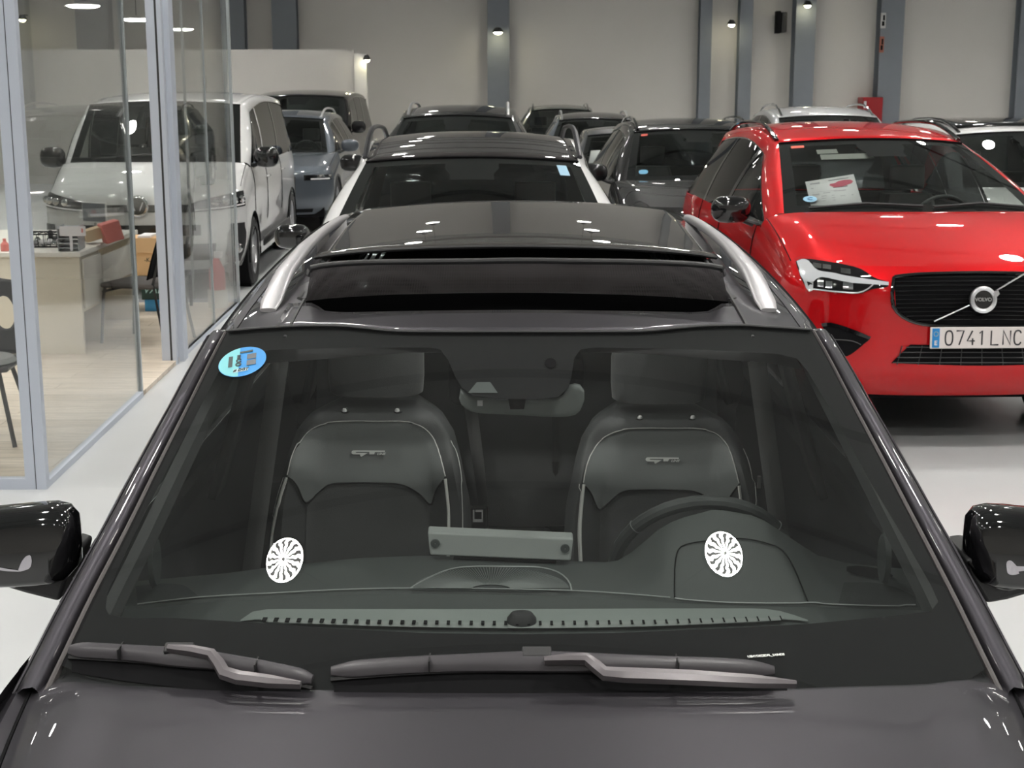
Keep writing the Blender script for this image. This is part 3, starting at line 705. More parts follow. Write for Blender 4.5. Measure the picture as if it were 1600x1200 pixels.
        mo = MB().grid([[ell(t, k) for k in range(20)] for t in (.0,.02,.08,.2,.4,.6,.8,.92,.98,1.)], closed=True).build('door_mirror', mirm, root)
        MB().tube([(s*(W*.93), my+.02, zb-.01), (s*(W+.02), my+.01, zb+.02), (s*(W+.06), my, zb+.06)], [.035,.026,.024], 8, flat=.6).build('mirror_arm', M_PLAST, mo)
        if rails:
            pts = []
            for k in range(21):
                t = k/20; r = roofp(railx, lerp(.04,.97,t)); hgt = railh*math.sin(math.pi/2*min(1, t*3.2))*math.sin(math.pi/2*min(1, (1-t)*4))
                pts.append(Vector((s*r.x, r.y, r.z+.008+hgt)))
            rl = MB().tube(pts, .017, 8, flat=.8).build('roof_rail', rails, root)
        for wy in ws:
            make_wheel(root, s*(W-.12), wy, wheelr)
            MB().lathe([(.001,0),(ar*.98,0),(ar*.98,s*.20)], 28, 'x', (s*(W-.24), wy, wheelr)).build('wheel_housing', M_MATBLK, root)
    # tailgate glass
    MB().grid([[roofp(u, 1).lerp(Vector((wb*.93*u, L-.33+.2*(1-u*u), zb)), t/6) for u in us2] for t in range(7)]).build('rear_window', M_DARKG, root)
    if lights:
        for s in (-1, 1):
            hlm = MB().grid([[FS(s*u, z, .006) for u in (.42,.55,.68,.8,.88)] for z in (.80*hl,.84*hl,.88*hl)]).build('headlight', M_CHROME, root)
            MB().grid([[FS(s*u, z, .010) for u in (.5,.6,.7,.8)] for z in (.81*hl,.83*hl)]).build('light_strip', M_PAPER, hlm)
    if grille:
        MB().grid([[FS(u, z, .006) for u in [-.33+.066*k for k in range(11)]] for z in (.55*hl,.7*hl,.86*hl)]).build('grille', M_GLOSSBLK, root)
        MB().grid([[FS(u, z, .008) for u in [-.55+.11*k for k in range(11)]] for z in (zs+.03,.38*hl)]).build('lower_intake', M_MATBLK, root)
    if interior:
        d = MB().grid([[Vector((x, yy, zz+.03*math.exp(-((x-.37)/.2)**2)*(1 if k > 1 else 0))) for x in [-.72+.12*j for j in range(13)]] for k, (yy, zz) in enumerate([(yc+.10, zc-.06),(yc+.30, zc-.06),(yc+.52, zc-.03),(yc+.60, zc-.06),(yc+.62, zc-.30)])]).build('dashboard', M_DASH, root)
        sy = yh+.30 if not van else yh+.15
        for sx in (-1, 1): simple_seat(root, sx*.37, sy, zb-.50, seats, .60 if not van else .66)
        MB().box((-.6, sy+.85, zb-.5),(.6, sy+1.0, zb+.06)).build('rear_bench', seats, root, bevel=.04)
        steering_wheel(root, (.37, yc+.78, zb-.02), .18, rad=.013)
        MB().box((-W*.82,yc+.2,zb-.62),(W*.82,L-.5,zb-.60)).build('cabin_floor', M_MATBLK, root)
        MB().box((-W*.86, L-.62, zb-.6),(W*.86, L-.60, zb+.02)).build('luggage_panel', M_MATBLK, root)
        MB().box((-.12, yh+.06-.02, zh-.115),(.12, yh+.085, zh-.055)).build('rear_view_mirror', M_GLOSSBLK, root, bevel=.012)
        for s in (-1, 1):
            MB().grid([[Vector((s*(W*.90), y, z)) for y in (yc+.35, L-.6)] for z in (zb-.6, zb-.03)]).grid([[Vector((s*x_, y, zb-.004)) for y in (yc+.35, L-.6)] for x_ in (W*.86, W*.945)]).grid([[Vector((s*W*.86, y, z)) for y in (yc+.35, L-.6)] for z in (zb-.12, zb-.004)]).build('door_card', M_PLAST, root)
    return out
bgw = make_car('suv', 'white SUV with black roof and black rails directly behind the dark grey car', 'car', -.19, 6.32, math.radians(1), W=.88, mirs=.78, L=4.5, yh=1.95, zh=1.585, zr=1.695, wb=.77, wh=.605, zb=1.12, zc=1.16, hl=1.05,
               paintm=M_WHITE, roofm=mat('gloss_black_roof', (.022,.019,.02), .5, .0, coat=1, spec=.08, var=.02, coat_rough=.012), pilm=M_WHITE, rails=mat('black_satin_rail', (.04,.04,.045), .3, .5), railh=.07, sideglass=M_DARKG, clad=M_PLAST, yc=1.12, railx=1.02, mirm=M_GLOSSBLK)
q = bgw['root']
bl = bgw['WSF']
MB().grid([[bl(u, t, .003) for u in (.77,.86)] for t in (.80,.93)]).build('windscreen_sticker', mat('pale_blue_sticker', (.25,.45,.60), .5, var=.1), q)
for k in (-1, 1): pass
make_car('suv', 'black estate-like SUV with roof rails, its roof just showing over the white SUV', 'car', -.56, 13.2, 0, W=.93, L=4.7, zh=1.66, zr=1.755, wh=.56, paintm=M_BLACKP, rails=M_ALU, zb=1.12, zc=1.14, hl=1.0)
blk = make_car('suv', 'black SUV with a blue round windscreen sticker between the white SUV and the red SUV', 'car', 1.86, 12.64, math.radians(1.5), W=.93, L=4.3, yh=1.9, zh=1.54, zr=1.63, wh=.60, wb=.75, zb=1.06, zc=1.10, hl=.93,
         paintm=M_BLACKP, rails=M_GLOSSBLK, railh=.04, glass=M_CARG)
f = blk['WSF']
MB().grid([[f(u, t, .003) for u in (-.86,-.80,-.74)] for t in (.12,.2)]).build('round_sticker', mat('blue_sticker', (.10,.33,.52), .5, var=.1), blk['root'], sub=2)
MB().grid([[f(u, t, .003) for u in (-.88,-.78)] for t in (.90,.945)]).build('red_sticker', mat('red_sticker', (.5,.05,.03), .5, var=.1), blk['root'])
sm = make_car('hatchback', 'small dark hatchback with a white sheet in its windscreen, left of the black SUV', 'car', 1.52, 17.12, 0, W=.87, L=3.85, yh=1.9, zh=1.345, zr=1.42, wh=.54, wb=.68, zb=.93, zc=.95, hl=.80, paintm=mat('dark_blue_grey_paint', (.035,.038,.045), .35, .4, coat=1))
p = sm['WSF']; root = sm['root']
# price sheet of the hatchback, lying behind its windscreen
def sheet(par_out, u0, u1, t0, t1, label, skew=0, pink=False):
    f = par_out['WSF']; r = par_out['root']; bpy.context.view_layer.update()
    C0 = [r.matrix_world @ f(u, t, -.02) for u, t in ((u0,t0),(u1,t0),(u1+skew,t1),(u0+skew,t1))]
    return C0
c4 = sheet(sm, -.86, -.28, .20, .56, '')
o = mk('price_sheet', c4, [(0,1,2,3)], M_PAPER, solid=.002); tag(o, 'white price sheet behind the windscreen of the small dark hatchback', 'paper')
a, b, c_, d_ = c4; n = (b-a).cross(d_-a).normalized(); n = n if n.y < 0 else -n
mk('printed_heading', [a.lerp(b,.55).lerp(d_.lerp(c_,.55),.80)+n*.003, a.lerp(b,.95).lerp(d_.lerp(c_,.95),.80)+n*.003, a.lerp(b,.95).lerp(d_.lerp(c_,.95),.92)+n*.003, a.lerp(b,.55).lerp(d_.lerp(c_,.55),.92)+n*.003], [(0,1,2,3)], mat('blue_print', (.12,.16,.35), .5, var=.1), o)
make_car('suv', 'dark SUV with silver rails in the far row, right of the darkest far roof', 'car', 1.30, 21.1, 0, W=.9, L=4.3, zh=1.43, zr=1.52, wh=.56, zb=1.0, zc=1.02, hl=.88, paintm=M_SLATE, roofm=M_BLACKP, rails=M_ALU)
make_car('suv', 'dark green-black car farthest back, only its roof corner showing', 'car', .92, 25.9, 0, W=.9, L=4.3, zh=1.49, zr=1.57, wh=.56, zb=1.05, zc=1.07, hl=.9, paintm=mat('green_black_paint', (.01,.025,.018), .3, .2, coat=1), rails=M_GLOSSBLK)
make_car('suv', 'silver car with a pale roof just showing over the red SUV roof', 'car', 3.97, 16.5, 0, W=.9, L=4.4, zh=1.585, zr=1.69, wh=.62, zb=1.05, zc=1.07, hl=.92, paintm=M_SILVERP, rails=M_CHROME)
wr = make_car('suv', 'white SUV with a black glass roof behind the red SUV at the right edge', 'car', 4.78, 11.7, math.radians(2), W=.93, L=4.4, yh=1.85, zh=1.55, zr=1.645, wh=.61, wb=.76, zb=1.06, zc=1.10, hl=.95, paintm=M_WHITE, rails=M_GLOSSBLK, railh=.03, mirm=M_GLOSSBLK, glass=M_CARG)
MB().grid([[wr['roofp'](u*.93, t)+Vector((0,0,.014)) for u in [-1+.2*k for k in range(11)]] for t in [.12+.08*k for k in range(10)]]).build('glass_roof', M_GLOSSBLK, wr['root'], solid=.01)
make_car('suv', 'dark grey-blue SUV with roof rails parked behind the white van', 'car', -3.32, 19.4, math.radians(0), W=.93, L=4.5, yh=1.85, zh=1.50, zr=1.59, wh=.60, zb=1.03, zc=1.04, hl=.90, paintm=M_SLATE, rails=M_ALU, clad=M_PLAST, mirm=M_SLATE)
make_car('van', 'black passenger van behind the grey-blue SUV on the left', 'van', -3.72, 24.3, math.radians(-1), W=.96, L=5.0, zs=.28, hl=1.02, yc=.85, zc=1.20, yh=1.5, zh=1.76, zr=1.86, wb=.84, wh=.76, zb=1.15, paintm=M_BLACKP, van=True)
# ============================================================ WHITE VAN
VX, VY, VR = -3.50, 13.72, math.radians(2.0)
van = make_car('van', 'white passenger van parked behind the glass office', 'van', VX, VY, VR, W=.965, L=5.1, zs=.24, hl=1.02, yc=.72, zc=1.23, yh=1.36, zh=1.80, zr=1.90, wb=.84, wh=.765, zb=1.17,
               paintm=M_WHITE, van=True, lights=False, grille=False, wheelr=.345, mirm=M_GLOSSBLK, yB=.27, yC=.62, doorseam=True, seats=M_LEATHER2)
V = van['root']; FS = van['FS']
def vpatch(name, us_, zs_, m_, off=.006, par=None, **k): return MB().grid([[FS(u, z, off) for u in us_] for z in zs_]).build(name, m_, par or V, **k)
for s in (-1, 1):
    h = MB().grid([[FS(s*lerp(.34,.90,j/10), lerp(lerp(.80,.84,j/10), lerp(.88,1.0,(j/10)**.7), i/4), .008) for j in range(11)] for i in range(5)]).build('headlight', M_GLOSSBLK, V)
    for j in range(4): MB().lathe([(.001,-.02),(.03,-.012),(.036,.0)], 14, 'y', tuple(FS(s*(.52+.10*j), .885+.008*j, .014))).build('lamp_lens', M_CHROME, h)
    MB().tube([FS(s*lerp(.36,.86,j/8), lerp(.815,.86,j/8), .014) for j in range(9)], .008, 6).build('daylight_strip', M_PAPER, h)
    o = MB().grid([[FS(s*lerp(.62 if 1 < i < 7 else .65, .885 if 1 < i < 7 else .86, j/6), lerp(.30,.68,i/8), .012) for j in range(7)] for i in range(9)]).build('fog_light_panel', M_PLAST, V)
    MB().lathe([(.001,-.02),(.04,-.015),(.05,.01)], 18, 'y', tuple(FS(s*.74, .44, .02))).build('fog_light', M_CHROME, o)
vpatch('grille_bar', [-.33+.066*k for k in range(11)], (.80,.84,.87), M_GLOSSBLK)
vpatch('lower_grille', [-.52+.104*k for k in range(11)], (.34,.42,.50), M_MATBLK, .010)
vpatch('bumper_grille', [-.40+.08*k for k in range(11)], (.58,.63,.68), M_MATBLK, .010)
# round emblem disc on the bonnet front
c0 = FS(0, .86, .02)
e = MB().lathe([(.001,-.02),(.085,-.018),(.10,-.008),(.10,.01)], 32, 'y', tuple(c0)).build('emblem', M_CHROME, V)
MB().lathe([(.001,-.022),(.08,-.022)], 32, 'y', tuple(c0)).build('emblem_face', M_GLOSSBLK, e)
MB().tube([c0+Vector((-.055,-.026,.04)), c0+Vector((-.02,-.026,-.04)), c0+Vector((0,-.026,.005)), c0+Vector((.02,-.026,-.04)), c0+Vector((.055,-.026,.04))], .007, 6).build('emblem_mark', M_CHROME, e)
MB().grid([[(sx*.967, y, z) for y in (1.45, 3.75)] for z in (.33,.42)] if False else [[(.972, y, z) for y in (1.45, 3.75)] for z in (.33,.42)]).build('side_moulding', M_PLAST, V, solid=.015)
MB().tube([(.3, 2.2, 1.905), (.3, 2.28, 2.06)], [.006,.002], 6).build('roof_antenna', M_MATBLK, V)
MB().tube([van['WSF'](-.7,.03,.02), van['WSF'](-.1,.10,.02), van['WSF'](.3,.07,.02)], .01, 6).build('wiper', M_PLAST, V)
# ============================================================ RED SUV
RX, RY, RR = 2.50, 7.78, math.radians(2.0)
red = make_car('suv', 'bright red SUV with a black grille and a price sheet in its windscreen', 'car', RX, RY, RR, W=.985, ridge=.022, ridgew=.07, L=4.62, zs=.30, hl=1.02, yc=1.02, zc=1.235, yh=2.08, zh=1.625, zr=1.715, wb=.80, wh=.625, zb=1.13,
               paintm=M_RED, rails=M_GLOSSBLK, mirm=M_GLOSSBLK, lights=False, grille=False, wheelr=.37, doorseam=True, railh=.035, railx=1.0, yB=.42, yC=.72, seats=M_DARKFAB, clad=None)
RT = red['root']; sk = Skin([red['body'], red['roof']])
bpy.context.view_layer.update(); SPACE[0] = RT.matrix_world.inverted()
H = sk.fn
def rp(name, A, B, nr, nc, m_, off, par=None, smooth=True, **k): return MB().grid(pxrows(A, B, nr, nc, H(off), smooth)).build(name, m_, par or RT, **k)
# grille opening, frame, bars
cx = 1533
GA = [(1397,434),(1440,430),(1533,428),(1626,430),(1669,434)]; GB = [(1400,486),(1440,506),(1533,510),(1626,506),(1668,486)]
gr = rp('grille', GA, GB, 8, 24, M_MATBLK, .004)
outl = GA + [(1674,460)] + GB[::-1] + [(1394,460)] + [GA[0]]
MB().tube([sk.hit(*p[:2], .008) for p in mid(P3(outl), 60)], .011, 8).build('grille_frame', M_GLOSSBLK, gr)
for k in range(11):
    y = 436+6.4*k; x0 = 1399 + (0 if y < 486 else (y-486)*2.2); x1 = 2*cx-x0
    MB().tube([sk.hit(lerp(x0,x1,j/20), y-1.5*math.sin(math.pi*j/20), .012) for j in range(21)], .0035, 5, flat=.8).build('grille_bar', M_GLOSSBLK, gr)
MB().tube([sk.hit(1458,501,.024), sk.hit(1512,476,.026)], .0075, 6, flat=.5).build('diagonal_bar', M_ALU, gr)
MB().tube([sk.hit(1554,454,.026), sk.hit(1612,424,.024)], .0075, 6, flat=.5).build('diagonal_bar', M_ALU, gr)
ec = sk.hit(1533, 467, .03); ax = (sk.hit(1560,467,.03)-sk.hit(1506,467,.03)).normalized(); ay = Vector((0,.12,1)).normalized()
az = ax.cross(ay)
EB = basis(ec, ax, ay)
def ering(r0, r1, z0, z1, n=40): return MB().grid([[EB @ Vector((r*math.cos(2*math.pi*k/n), r*math.sin(2*math.pi*k/n), z)) for k in range(n)] for r, z in ((r1,z0),(r1,z1),((r0+r1)/2,z1+.004),(r0,z1),(r0,z0))], closed=True)
em_ = ering(.050,.072,-.01,.010).build('emblem_ring', M_ALU, gr)
MB().add([EB @ Vector(q) for q in [(.050,.045,-.005),(.078,.048,-.005),(.085,.03,-.005),(.066,.012,-.005),(.050,.045,.012),(.078,.048,.012),(.085,.03,.012),(.066,.012,.012)]], [(0,1,2,3),(4,7,6,5),(0,4,5,1),(1,5,6,2),(2,6,7,3),(0,3,7,4)]).build('emblem_arrow', M_ALU, em_)
MB().disc(EB @ Vector((0,0,.004)), .05, 32, ax, ay).build('emblem_disc', M_GLOSSBLK, em_)
text_mesh('emblem_lettering', 'VOLVO', .026, M_ALU, em_, basis(EB @ Vector((0,0,.006)), ax, ay), xscale=1.05, bold=.0008)
# headlight
def headlight(mx):
    f = (lambda P: [(2*cx-p[0]+0, p[1]) for p in P]) if mx else (lambda P: P)
    A = [(1244,409),(1256,405),(1290,409),(1340,419),(1366,434),(1388,441)]; B = [(1247,420),(1260,448),(1290,455),(1340,459),(1362,452),(1388,448)]
    h = rp('headlight', f(A), f(B), 6, 24, M_MATBLK, .005)
    rp('daylight_hammer', f([(1256,408),(1266,411),(1278,424),(1300,428),(1340,435),(1388,442)]), f([(1250,425),(1258,440),(1274,441),(1284,434),(1330,443),(1388,447)]), 3, 20, mat('frosted_white_lens', (.72,.73,.75), .25, coat=.6, emit=(1,1,1), es=.0), .012, h)
    rp('daylight_hammer', f([(1246,410),(1256,407),(1266,411),(1272,424)]), f([(1250,420),(1262,452),(1271,455),(1272,430)]), 2, 10, mat('frosted_white_lens'), .011, h)
    for (x0, y0_, x1, y1_) in ((1271,412,1284,419),(1286,414,1299,421),(1314,420,1329,428)): rp('reflector', f([(x0,y0_),(x1,y0_+2)]), f([(x0,y1_),(x1,y1_+2)]), 2, 3, M_CHROME, .010, h, smooth=False)
    for (x0, y0_, x1, y1_) in ((1278,438,1288,448),(1291,440,1301,450),(1318,442,1333,452)): rp('reflector', f([(x0,y0_),(x1,y0_+1)]), f([(x0,y1_),(x1,y1_+1)]), 2, 3, M_CHROME, .011, h, smooth=False)
    MB().tube([sk.hit(*p[:2], .012) for p in mid(P3(f([(1272,452),(1310,456),(1343,457),(1364,446)])), 12)], .004, 5).build('chrome_edge', M_ALU, h)
    rp('lens_cover', f([(1244,408),(1256,404),(1290,408),(1340,418),(1366,433),(1388,440)]), f([(1246,421),(1259,449),(1290,456),(1340,460),(1363,453),(1388,449)]), 6, 24, M_LENS, .018, h)
headlight(False); headlight(True)
# side intakes and lower grille
for mx in (False, True):
    f = (lambda P: [(2*cx-p[0], p[1]) for p in P]) if mx else (lambda P: P)
    s_ = rp('side_intake', f([(1284,506),(1300,505),(1330,515),(1360,526)]), f([(1290,520),(1310,550),(1325,556),(1359,530)]), 4, 12, M_MATBLK, .005)
    rp('intake_trim', f([(1284,505),(1300,504),(1330,513),(1361,526)]), f([(1286,510),(1302,510),(1330,520),(1358,530)]), 1, 12, M_GLOSSBLK, .010, s_)
    MB().tube([sk.hit(*p[:2], .01) for p in mid(P3(f([(1300,530),(1330,532),(1345,538)])), 8)], .004, 5).build('intake_fin', M_PLAST, s_)
li = rp('lower_grille', [(1422,538),(1533,540),(1644,538)], [(1392,567),(1533,571),(1674,567)], 5, 24, M_MATBLK, .005)
for y, w_ in ((541,118),(549,124),(557,131),(565,138)): MB().tube([sk.hit(lerp(cx-w_,cx+w_,j/16), y+1, .012) for j in range(17)], .0035, 5).build('grille_bar', M_PLAST, li)
for k in range(-4, 5): MB().tube([sk.hit(cx+k*31, 540, .011), sk.hit(cx+k*33, 569, .011)], .003, 5).build('grille_rib', M_PLAST, li)
# number plate
pa, pb = sk.hit(1452, 526, .02), sk.hit(1600, 526, .02); pc = (pa+pb)/2; pc.y = min(pa.y, pb.y, sk.hit(1526,526,.02).y)-.006
ax = Matrix.Rotation(RR, 3, 'Z') @ Vector((1,0,0)); ay = Vector((0,.06,1)).normalized(); PB = basis(pc, ax, ay); hw = (pb.x-pa.x)/2+.004; hh = .058
def pbox(x0, x1, y0_, y1_, z0, z1):
    return MB().add([PB @ Vector((x,y,z)) for x in (x0,x1) for y in (y0_,y1_) for z in (z0,z1)], [(0,1,3,2),(4,6,7,5),(0,4,5,1),(2,3,7,6),(0,2,6,4),(1,5,7,3)])
npl = pbox(-hw,hw,-hh,hh,-.01,0).build('number_plate', mat('plate_white', (.78,.72,.70), .45, var=.02), RT, bevel=.006, smooth=False)
pbox(-hw+.010,-hw+.050,-hh+.006,hh-.006,0,.0012).build('blue_band', mat('plate_blue', (.02,.25,.62), .4, var=.05), npl, smooth=False)
text_mesh('country_letter', 'E', .034, M_PAPER, npl, basis(PB @ Vector((-hw+.030,-.028,.002)), ax, ay), bold=.001)
for k in range(12):
    a = 2*math.pi*k/12; MB().disc(PB @ Vector((-hw+.030+.012*math.cos(a), .022+.012*math.sin(a), .002)), .002, 6, ax, ay).build('plate_star', mat('plate_yellow', (.8,.7,.2), .5, var=.05), npl)
# plate characters drawn as strokes, as the narrow stamped type
def strokes(ch):
    w_, h_ = .040, .077; X0, X1, Y0, Y1 = -w_/2, w_/2, -h_/2, h_/2
    if ch == '0': return [[(w_/2*math.copysign(abs(math.cos(a))**.75, math.cos(a)), h_/2*math.copysign(abs(math.sin(a))**.85, math.sin(a))) for a in [2*math.pi*k/28 for k in range(29)]]]
    if ch == '7': return [[(X0,Y1),(X1,Y1),(X0*.2,Y0)]]
    if ch == '4': return [[(X1*.35,Y1),(X0,Y0+.022),(X1,Y0+.022)],[(X1*.45,Y0+.036),(X1*.45,Y0)]]
    if ch == '1': return [[(X0*.45,Y1-.014),(X1*.25,Y1),(X1*.25,Y0)]]
    if ch == 'L': return [[(X0,Y1),(X0,Y0),(X1,Y0)]]
    if ch == 'N': return [[(X0,Y0),(X0,Y1),(X1,Y0),(X1,Y1)]]
    if ch == 'C': return [[(w_/2*math.copysign(abs(math.cos(a))**.75, math.cos(a)), h_/2*math.copysign(abs(math.sin(a))**.85, math.sin(a))) for a in [math.radians(35+290*k/24) for k in range(25)]]]
cxs = [-.175,-.115,-.055,.0,.075,.140,.200]
for ch, xx in zip('0741LNC', cxs):
    m = MB()
    for st in strokes(ch): m.tube([PB @ Vector((xx+.012+a, b, .001)) for a, b in st], .0042, 6, flat=.6, up=tuple(ax.cross(ay)))
    m.build('plate_character', M_INK, npl)
MB().lathe([(.001,-.006),(.004,-.005),(.005,0)], 8, 'y', tuple(PB @ Vector((hw-.012, 0,.002)))).build('plate_screw', M_CHROME, npl)
# bonnet sculpting lines
for P_ in ([(1222,322),(1300,370),(1365,408),(1372,414)], [(1270,322),(1330,345),(1375,380),(1392,410)]):
    pass
# windscreen stickers
f = red['WSF']
SPACE[0] = Matrix.Identity(4)
MB().grid([[f(u, t, .003) for u in (-.885,-.76)] for t in (.895,.935)]).build('orange_sticker', mat('orange_sticker', (.62,.07,.03), .5, var=.05), RT)
cc = f(-.80,.16,.003); ux = (f(-.7,.16,.003)-cc).normalized(); uy = (f(-.8,.25,.003)-cc).normalized()
st = MB().disc(cc, .042, 32, ux, uy).build('round_sticker', mat('pale_blue_round', (.22,.45,.62), .5, var=.15), RT)
text_mesh('sticker_letter', 'C', .05, mat('navy_print', (.05,.14,.3), .5, var=.05), st, basis(cc+ux.cross(uy)*.002, ux, uy))
MB().grid([[f(u, t, -.02) for u in (-.62,-.12)] for t in (.74,.82)]).build('sun_visor', mat('pale_visor', (.30,.30,.28), .7, var=.05), RT)
MB().grid([[f(u, t, -.02) for u in (-.64,-.44)] for t in (.83,.90)]).build('sun_visor', mat('pale_visor'), RT)
for k in (-1, 1): MB().tube([f(.1 if k > 0 else -.82, .03, .015), f(.5 if k > 0 else -.4, .075, .015), f(.86 if k > 0 else .02, .04, .015)], .009, 6).build('wiper', M_PLAST, RT)
# price sheet leaning behind the windscreen
SW = Skin([o for o in RT.children if o.name.startswith('windscreen') and 'band' not in o.name])
def sh(px, py, off=-.015): return SW.hit(px, py, off)
q4 = [(1268,323),(1349,320),(1334,269),(1258,281)]
Pq = [sh(*p) for p in q4]
o = mk('price_sheet', Pq, [(0,1,2,3)], M_PAPER, solid=.0015); tag(o, 'tilted white price sheet with a red car picture behind the red SUV windscreen', 'paper')
def onsheet(u, v): return Pq[0].lerp(Pq[1], u).lerp(Pq[3].lerp(Pq[2], u), v) + (Pq[1]-Pq[0]).cross(Pq[3]-Pq[0]).normalized()*.003*(-1 if (Pq[1]-Pq[0]).cross(Pq[3]-Pq[0]).y > 0 else 1)
MPR = mat('faint_print', (.42,.40,.44), .6, var=.1)
def bars(name, L_, m_, par=o):
    m = MB()
    for u, v, w_, h_ in L_: m.add([onsheet(u,v), onsheet(u+w_,v), onsheet(u+w_,v+h_), onsheet(u,v+h_)], [(0,1,2,3)])
    return m.build(name, m_, par, recalc=False, smooth=False)
bars('printed_lines', [(.08,.86,.2,.03),(.08,.70,.05,.02),(.08,.56,.5,.008),(.08,.48,.14,.02),(.3,.50,.14,.02),(.52,.53,.24,.02),(.25,.40,.1,.015),(.25,.32,.08,.015),(.25,.24,.06,.015),(.45,.40,.06,.015),(.45,.32,.06,.015),(.45,.24,.06,.015),(.62,.36,.1,.015),(.84,.36,.04,.02),(.80,.10,.14,.03)], MPR)
pic = MB().add([onsheet(*q) for q in [(.46,.74),(.55,.66),(.72,.66),(.90,.72),(.95,.78),(.90,.84),(.80,.86),(.66,.85),(.58,.80),(.48,.79)]], [tuple(range(10))]).build('printed_car', mat('print_red', (.60,.10,.16), .5, var=.15, vscale=60), o, recalc=False)
bars('printed_shadow', [(.52,.645,.3,.02),(.46,.90,.42,.015)], M_INK)
SPACE[0] = Matrix.Identity(4)
# ============================================================ THE DARK GREY CAR IN FRONT
K = empty('car', (0, 3.4, 0), 0, 'dark grey car with silver roof rails and open sunroof, nearest to the viewer', 'car')
bpy.context.view_layer.update(); SPACE[0] = K.matrix_world.inverted()
CX = .015
def WS(x, y):
    x = x-CX; t = y-.24*x*x-2.22
    return 1.0+.62*t-.08*t*t-.02*x*x
def RZ(y):
    pts = [(2.9,1.40),(3.08,1.474),(3.3,1.507),(3.6,1.538),(4.0,1.562),(4.5,1.575),(5.1,1.577),(5.45,1.55),(5.7,1.50)]
    if y <= pts[0][0]: return pts[0][1]
    for (a, b), (c, d) in zip(pts[:-1], pts[1:]):
        if y <= c: t = (y-a)/(c-a); return b+(d-b)*t
    return pts[-1][1]
POLY = lambda q: (((-0.009594*q+0.000101)*q+-0.021141)*q+0.033318)*q+1.567685
def RZs(y):
    q = min(max(y, 2.95), 5.9)-4.3; return POLY(q)
def RS(x, y):
    x = abs(x); return RZs(y)-.10*x*x-.75*max(0,x-.52)**2
wsg = lambda x, y, z: z-WS(x, y)
rsg = lambda x, y, z: z-RS(x, y)
def onW(off=0): return lambda px, py: on(px, py, lambda x, y, z: z-off-WS(x, y))
def onR(off=0): return lambda px, py: on(px, py, lambda x, y, z: z-off-RS(x, y))
def zW(x, y, off=0): return Vector((x, y, WS(x, y)+off))
# ---- glass outline in the world (from the photo's corner pixels)
gl = [onW()(px, py) for px, py in [(105,1030),(152,930),(204,828),(255,723),(306,620),(340,550),(357,517)]]
gr_ = [onW()(px, py) for px, py in [(1530,1030),(1482,930),(1430,828),(1376,723),(1322,620),(1286,550),(1266,515)]]
def extend(P): return [P[0]+(P[0]-P[1])*.45] + P
gl, gr_ = extend(gl), extend(gr_)
hdr = [(357,517),(400,513),(432,511),(470,509),(530,509),(575,513),(620,517),(700,518),(812,518),(920,518),(1005,517),(1050,513),(1100,509),(1160,508),(1190,510),(1225,512),(1266,515)]
NXW = 41; NYW = 28
GL, GR = mid(gl, NYW), mid(gr_, NYW)
rows = []
top = mid([onW()(*p) for p in hdr], NXW)
for i in range(NYW):
    a, b = GL[i], GR[i]; r = []
    for j in range(NXW):
        s = j/(NXW-1); x = lerp(a.x, b.x, s); u = (x-CX)
        ye = lerp(a.y, b.y, s); ue = lerp(abs(a.x-CX), abs(b.x-CX), .5)
        y = ye + .24*(u*u-ue*ue)
        t = (i/(NYW-1)); y = lerp(y, top[j].y, t**6); x = lerp(x, top[j].x, t**6)
        r.append(zW(x, y))
    rows.append(r)
windscreen = MB().grid(rows).build('windscreen', M_WSG, K)
# ---- black ceramic band: pairs of outer and inner outline pixels
inn = [(165,950),(168,925),(205,845),(255,745),(300,660),(345,575),(362,556),(385,549),(440,546),(520,544),(600,543),(672,543),(688,546),(700,562),(712,590),(722,606),(738,618),(780,623),(840,624),(872,620),(888,606),(893,588),(897,560),(907,546),(930,543),(1050,545),(1150,549),(1215,553),(1245,560),(1262,580),(1310,660),(1358,750),(1412,840),(1455,915),(1466,940),(1455,955),(1400,962),(1260,975),(1120,982),(960,989),(815,991),(660,989),(520,982),(400,973),(280,966),(190,965),(170,960)]
outp = [(96,1040),(110,1000),(157,905),(207,805),(257,700),(310,598),(352,517),(375,515),(440,511),(520,509),(600,515),(672,518),(688,518),(700,518),(712,518),(722,518),(738,518),(780,518),(840,518),(872,518),(888,518),(893,518),(897,518),(907,518),(930,518),(1050,514),(1150,509),(1215,511),(1245,514),(1270,515),(1325,620),(1378,720),(1434,830),(1478,915),(1500,960),(1540,1045),(1480,1085),(1260,1095),(1120,1095),(960,1095),(815,1095),(660,1095),(520,1095),(400,1095),(280,1085),(190,1070),(140,1060)]
def onWc(off):
    h = onW(off)
    def f(px, py):
        p = h(px, py); 
        return p
    return f
n = 150
def rs(L, n): 
    # dense linear resample, same parameter on both outlines
    out = []
    for k in range(n):
        t = k/n*len(L); i = int(t); f = t-i; a, b = L[i % len(L)], L[(i+1) % len(L)]
        out.append((lerp(a[0],b[0],f), lerp(a[1],b[1],f)))
    return out
n = len(inn)*4
I_, O_ = rs(inn, n), rs(outp, n)
rows = []
for k in range(5):
    t = k/4; rows.append([onWc(-.0025)(lerp(o[0],i[0],t), lerp(o[1],i[1],t)) for o, i in zip(O_, I_)])
MB().grid(rows, closed=True).build('windscreen_black_band', M_FRIT, K)
# ---- header moulding and black gaskets
MB().tube([onW(.004)(px, py) for px, py in [tuple(p[:2]) for p in mid(P3(hdr), 70)]], .006, 8, flat=.6).build('windscreen_moulding', M_PLAST, K)
